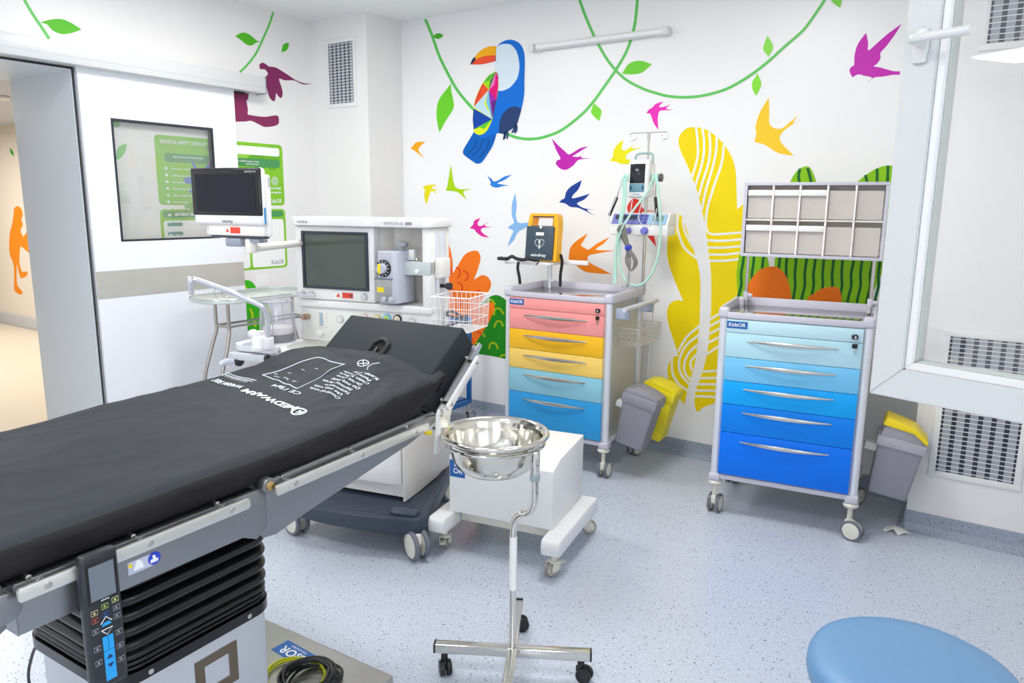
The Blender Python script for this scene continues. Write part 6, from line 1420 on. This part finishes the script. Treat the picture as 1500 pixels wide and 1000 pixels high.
# ------------------------------------------------------------------ monitor on arm
PMF = Frame(-2.635, 1.856, 0.198)
t = thing('patient_monitor', 'white patient monitor with blank dark screen held on an arm left of the anaesthesia machine', 'monitor', PMF.w(0, 0, 1.44), PMF.a)
M_ = MB(); M_.box(-0.18, 0.18, 0.0, 0.034, 0.064, 0.291, b=0.016, seg=4); M_.box(-0.15, 0.182, 0.03, 0.056, 0.02, 0.265, b=0.010, seg=3); hs = M_.build('housing', DEVICE, t)
M_ = MB(); M_.box(-0.1795, 0.1765, -0.004, 0.012, 0.102, 0.2905, b=0.014, seg=4); fr_ = M_.build('front_glass', mat('front_black', (26, 25, 28), 0.15), t)
MB().box(-0.153, 0.153, -0.0055, -0.0035, 0.118, 0.266).build('screen', SCREEN, fr_)
L = MB(); put_text(L, 'BeneVision N12', lambda a, b: Vector((a, -0.0052, b)), 0.105, 0.272, 0.007, 0.02, 'l', 0.055); L.build('lettering', mat('ink_pale', (190, 192, 196), .5), fr_)
MB().box(-0.025, 0.03, -0.0052, -0.0035, 0.274, 0.278).build('camera_strip', mat('strip_brown', (56, 50, 52), .4), fr_)
L = MB(); put_text(L, 'mindray', lambda a, b: Vector((a, -0.001, b)), 0.0, 0.075, 0.012, 0.02, 'c'); L.build('lettering', mat('ink_mid', (120, 120, 128), .5), hs)
MB().box(0.1795, 0.1815, 0.010, 0.018, 0.072, 0.135).build('alarm_strip', mat('strip_blue', (40, 140, 206), .35), hs)
for k in range(7): MB().box(0.1815, 0.1828, 0.036, 0.050, 0.215+k*0.006, 0.2175+k*0.006).build('vent_slot', mat('slot_grey', (150, 152, 160), .5), hs)
M_ = MB(); M_.box(-0.115, 0.165, 0.015, 0.056, 0.022, 0.066, b=0.004); md = M_.build('module_rack', WHITEW, t)
MB().box(-0.03, -0.002, 0.0135, 0.0148, 0.032, 0.056).build('warning_sticker', PAPER, md); s_ = MB().box(-0.002, 0.048, 0.0133, 0.0147, 0.032, 0.056).build('warning_sticker', RED, md)
MB().prism([(-0.026, 0.036), (-0.007, 0.036), (-0.0165, 0.052)], 0, 0.0004, Matrix.Translation((0, 0.0134, 0)) @ XZ).build('warning_triangle', RED, md)
M_ = MB(); M_.box(-0.112, 0.162, 0.02, 0.056, 0.012, 0.022, b=0.003); M_.build('underside', mat('underside_dark', (62, 66, 76), .4), t)
M_ = MB(); M_.box(-0.03, 0.05, 0.01, 0.06, -0.022, 0.012, b=0.006); M_.box(0.05, 0.13, 0.03, 0.08, -0.006, 0.012, b=0.003); M_.build('mount_bracket', mat('mount_grey', (158, 164, 178), .35, .3), t)
M_ = MB(); M_.cyl((0.068, 0.05, -0.048), (0.068, 0.05, 0.012), 0.024, n=26, b=0.005); M_.build('mount_swivel', WHITEW, t)
def to_local(F_, wpt, z): dx, dy = wpt[0]-F_.X, wpt[1]-F_.Y; return Vector((dx*cos(F_.a)+dy*sin(F_.a), -dx*sin(F_.a)+dy*cos(F_.a), z))
e_ = to_local(PMF, MF.w(-0.815, 0.36), -0.040)
M_ = MB(); M_.tube([Vector((0.068, 0.05, -0.026)), Vector((0.068, 0.05, -0.030)).lerp(e_, 0.3), Vector((0.068, 0.05, -0.034)).lerp(e_, 0.7), e_], 0.017, 16, sub=4, radii=[0.020, 0.017, 0.017, 0.018], flat=1.3); M_.build('support_arm', WHITEW, t)

# ------------------------------------------------------------------ steel table behind the machine's left side
XT = -4.13
t = thing('instrument_table', 'rounded pale glass topped steel side table in front of the sliding door', 'table', (XT, 3.06, 0))
M_ = MB(); M_.prism([(x, y) for x, y in rr(0.21, 0.40, 0.17, n=8)], 0.975, 1.0, b=0.008, seg=3); tp = M_.build('table_top', mat('tray_pale', (208, 216, 212), 0.12, 0.1, coat=0.5), t)
M_ = MB(); M_.tube([(x, y, 1.001) for x, y in rr(0.205, 0.395, 0.165, n=8)], 0.006, 8, closed=True); M_.build('rim', mat('rim_pale', (196, 202, 202), .25, .4), tp)
LEG = mat('leg_steel', (190, 184, 176), 0.25, 0.95)
for sx, sy in ((1, -1), (1, 1), (-1, -1), (-1, 1)):
    M_ = MB(); x, y = (0.16 if sx > 0 else 0.03), sy*0.30
    M_.tube([(x, y, 0.978), (x, y, 0.86), (x, y, 0.80), (x+sx*0.012, y-sy*-0.03, 0.70), (x+sx*0.02, y+sy*0.10, 0.45), (x+sx*0.02, y+sy*0.12, 0.0)], 0.011, 12, sub=4); M_.build('leg', LEG, t)
for a, b_ in (((0.16, -0.30), (0.16, 0.30)), ((0.03, -0.30), (0.03, 0.30)), ((0.16, 0.30), (0.03, 0.30)), ((0.16, -0.30), (0.03, -0.30))):
    M_ = MB(); M_.tube([(*a, 0.83), (*b_, 0.83)], 0.008, 10); M_.build('crossbar', LEG, t)
t = thing('wire_clip', 'small looped wire clip standing on the pale side table', 'clip', (XT+0.13, 2.72, 1.001))
M_ = MB(); M_.tube([(0, 0, 0.0), (-0.01, -0.02, 0.05), (0.0, 0.0, 0.085), (0.01, 0.02, 0.05), (0.0, 0.03, 0.01), (0.02, 0.06, 0.03), (0.02, 0.03, 0.05), (0.0, 0.03, 0.02), (0.0, 0.12, 0.004)], 0.0018, 6, sub=5); M_.build('wire', LEG, t)

# ------------------------------------------------------------------ blue trolley behind the machine
t = thing('utility_trolley', 'blue framed trolley on small black casters behind the operating table head', 'trolley', (-3.42, 4.0, 0), 0.03)
BF = mat('trolley_blue', (20, 104, 176), 0.35)
for x in (-0.19, 0.19):
    for y in (-0.25, 0.25):
        MB().box(x-0.015, x+0.015, y-0.015, y+0.015, 0.13, 0.78, b=0.004).build('frame_post', BF, t)
        caster(t, x, y, 0.132, r=0.035, w=0.016, gap=0.006, heading=0.6+x*3, twin=False, trail=0.02, wheelmat=SATIN, tiremat=BLACK, body=SATIN, brake=True)
for z in (0.14, 0.74):
    for x in (-0.19, 0.19): MB().box(x-0.0145, x+0.0145, -0.235, 0.235, z-0.015, z+0.02, b=0.003).build('frame_bar', BF, t)
    for y in (-0.25, 0.25): MB().box(-0.175, 0.175, y-0.0145, y+0.0145, z-0.015, z+0.02, b=0.003).build('frame_bar', BF, t)
MB().box(-0.17, 0.17, -0.23, 0.23, 0.155, 0.165).build('shelf', BF, t)
M_ = MB(); M_.box(-0.15, 0.14, -0.2, 0.2, 0.166, 0.34, b=0.03, seg=3); M_.cyl((0.10, -0.15, 0.26), (0.165, 0.18, 0.30), 0.025, n=16, b=0.006)
bx = thing('plastic_container', 'pale translucent plastic container on the lower shelf of the blue trolley', 'container', (-3.42, 4.0, 0), 0.03); M_.build('body', mat('container_pale', (196, 210, 222), .3), bx)

# ------------------------------------------------------------------ stool, paper scrap
t = thing('round_stool', 'round stool with pale blue upholstered seat at the bottom right corner', 'stool', (-0.075, 1.715, 0))
SR = 0.218
M_ = MB(); M_.lathe([(0, 0.535), (SR*0.9, 0.535), (SR*0.975, 0.543), (SR, 0.562), (SR*0.995, 0.582), (SR*0.965, 0.598), (SR*0.90, 0.606), (SR*0.7, 0.610), (0, 0.611)], 72); M_.build('seat', mat('stool_blue', (104, 148, 190), 0.42, noise=0.03, nscale=60, bump=0.15), t, sharp=60)
M_ = MB(); M_.cyl((0, 0, 0.50), (0, 0, 0.535), 0.12, n=36, b=0.004); M_.build('seat_plate', BLACKM, t)
M_ = MB(); M_.cyl((0, 0, 0.10), (0, 0, 0.34), 0.027, n=24); M_.cyl((0, 0, 0.34), (0, 0, 0.50), 0.016, n=20); M_.build('gas_column', CHROME, t)
for k in range(5):
    a = 2*pi*k/5+0.3; M_ = MB(); M_.tube([(0.02*cos(a), 0.02*sin(a), 0.115), (0.25*cos(a), 0.25*sin(a), 0.075)], 0.016, 10, radii=[0.022, 0.014], flat=0.8); M_.build('leg', CHROME, t)
    caster(t, 0.24*cos(a), 0.24*sin(a), 0.066, r=0.025, w=0.014, gap=0.008, heading=a+1, wheelmat=BLACKM, tiremat=BLACK, body=BLACKM, trail=0.012)
t = thing('paper_scrap', 'small crumpled white paper scrap on the floor below the grey and yellow bin', 'paper scrap', (-0.315, 3.945, 0.001))
q = bmesh.new()
pts = [(-0.06, -0.02, 0.004), (-0.05, 0.03, 0.006), (-0.01, 0.035, 0.018), (0.03, 0.03, 0.012), (0.065, 0.005, 0.003), (0.035, -0.012, 0.008), (0.012, -0.045, 0.002), (-0.02, -0.01, 0.022), (-0.045, -0.025, 0.001)]
c_ = q.verts.new((0.0, 0.0, 0.02)); V = [q.verts.new(p) for p in pts]
for i in range(len(V)): q.faces.new((c_, V[i], V[(i+1) % len(V)]))
ex = bmesh.ops.extrude_face_region(q, geom=q.faces[:]); bmesh.ops.translate(q, verts=[v for v in ex['geom'] if isinstance(v, bmesh.types.BMVert)], vec=(0, 0, 0.001))
M_ = MB(); M_._merge(q, smooth=False); M_.build('sheet', PAPER, t)
# smoke detector in the corridor
t = thing('smoke_detector', 'small round white detector on the corridor ceiling', 'detector', tuple(on_plane(5, 141, 2, 2.468)))
MB().cyl((0, 0, -0.03), (0, 0, 0), 0.05, n=24, b=0.008).build('body', WHITE, t)
# ------------------------------------------------------------------ groups of repeated things
GROUPS = {'waste_bin': 'waste bins hung on the cart sides', 'medicine_cart': 'drawer carts along the back wall', 'hose': 'hoses and leads on the drip pole',
          'wall_vent': 'white air grilles on the walls', 'ceiling_panel': 'unseen square ceiling light panels', 'vine_decal': 'green vine decals', 'wall_poster': 'green posters on the left wall',
          'wire_basket': 'wire baskets on equipment sides', 'transducer': 'black probes on the control unit', 'leaf_decal': 'single leaf decals'}
for o in bpy.data.objects:
    if o.parent is None and o.get('label'):
        g = GROUPS.get(o.name.split('.')[0])
        if g and not o.get('group'): o['group'] = g
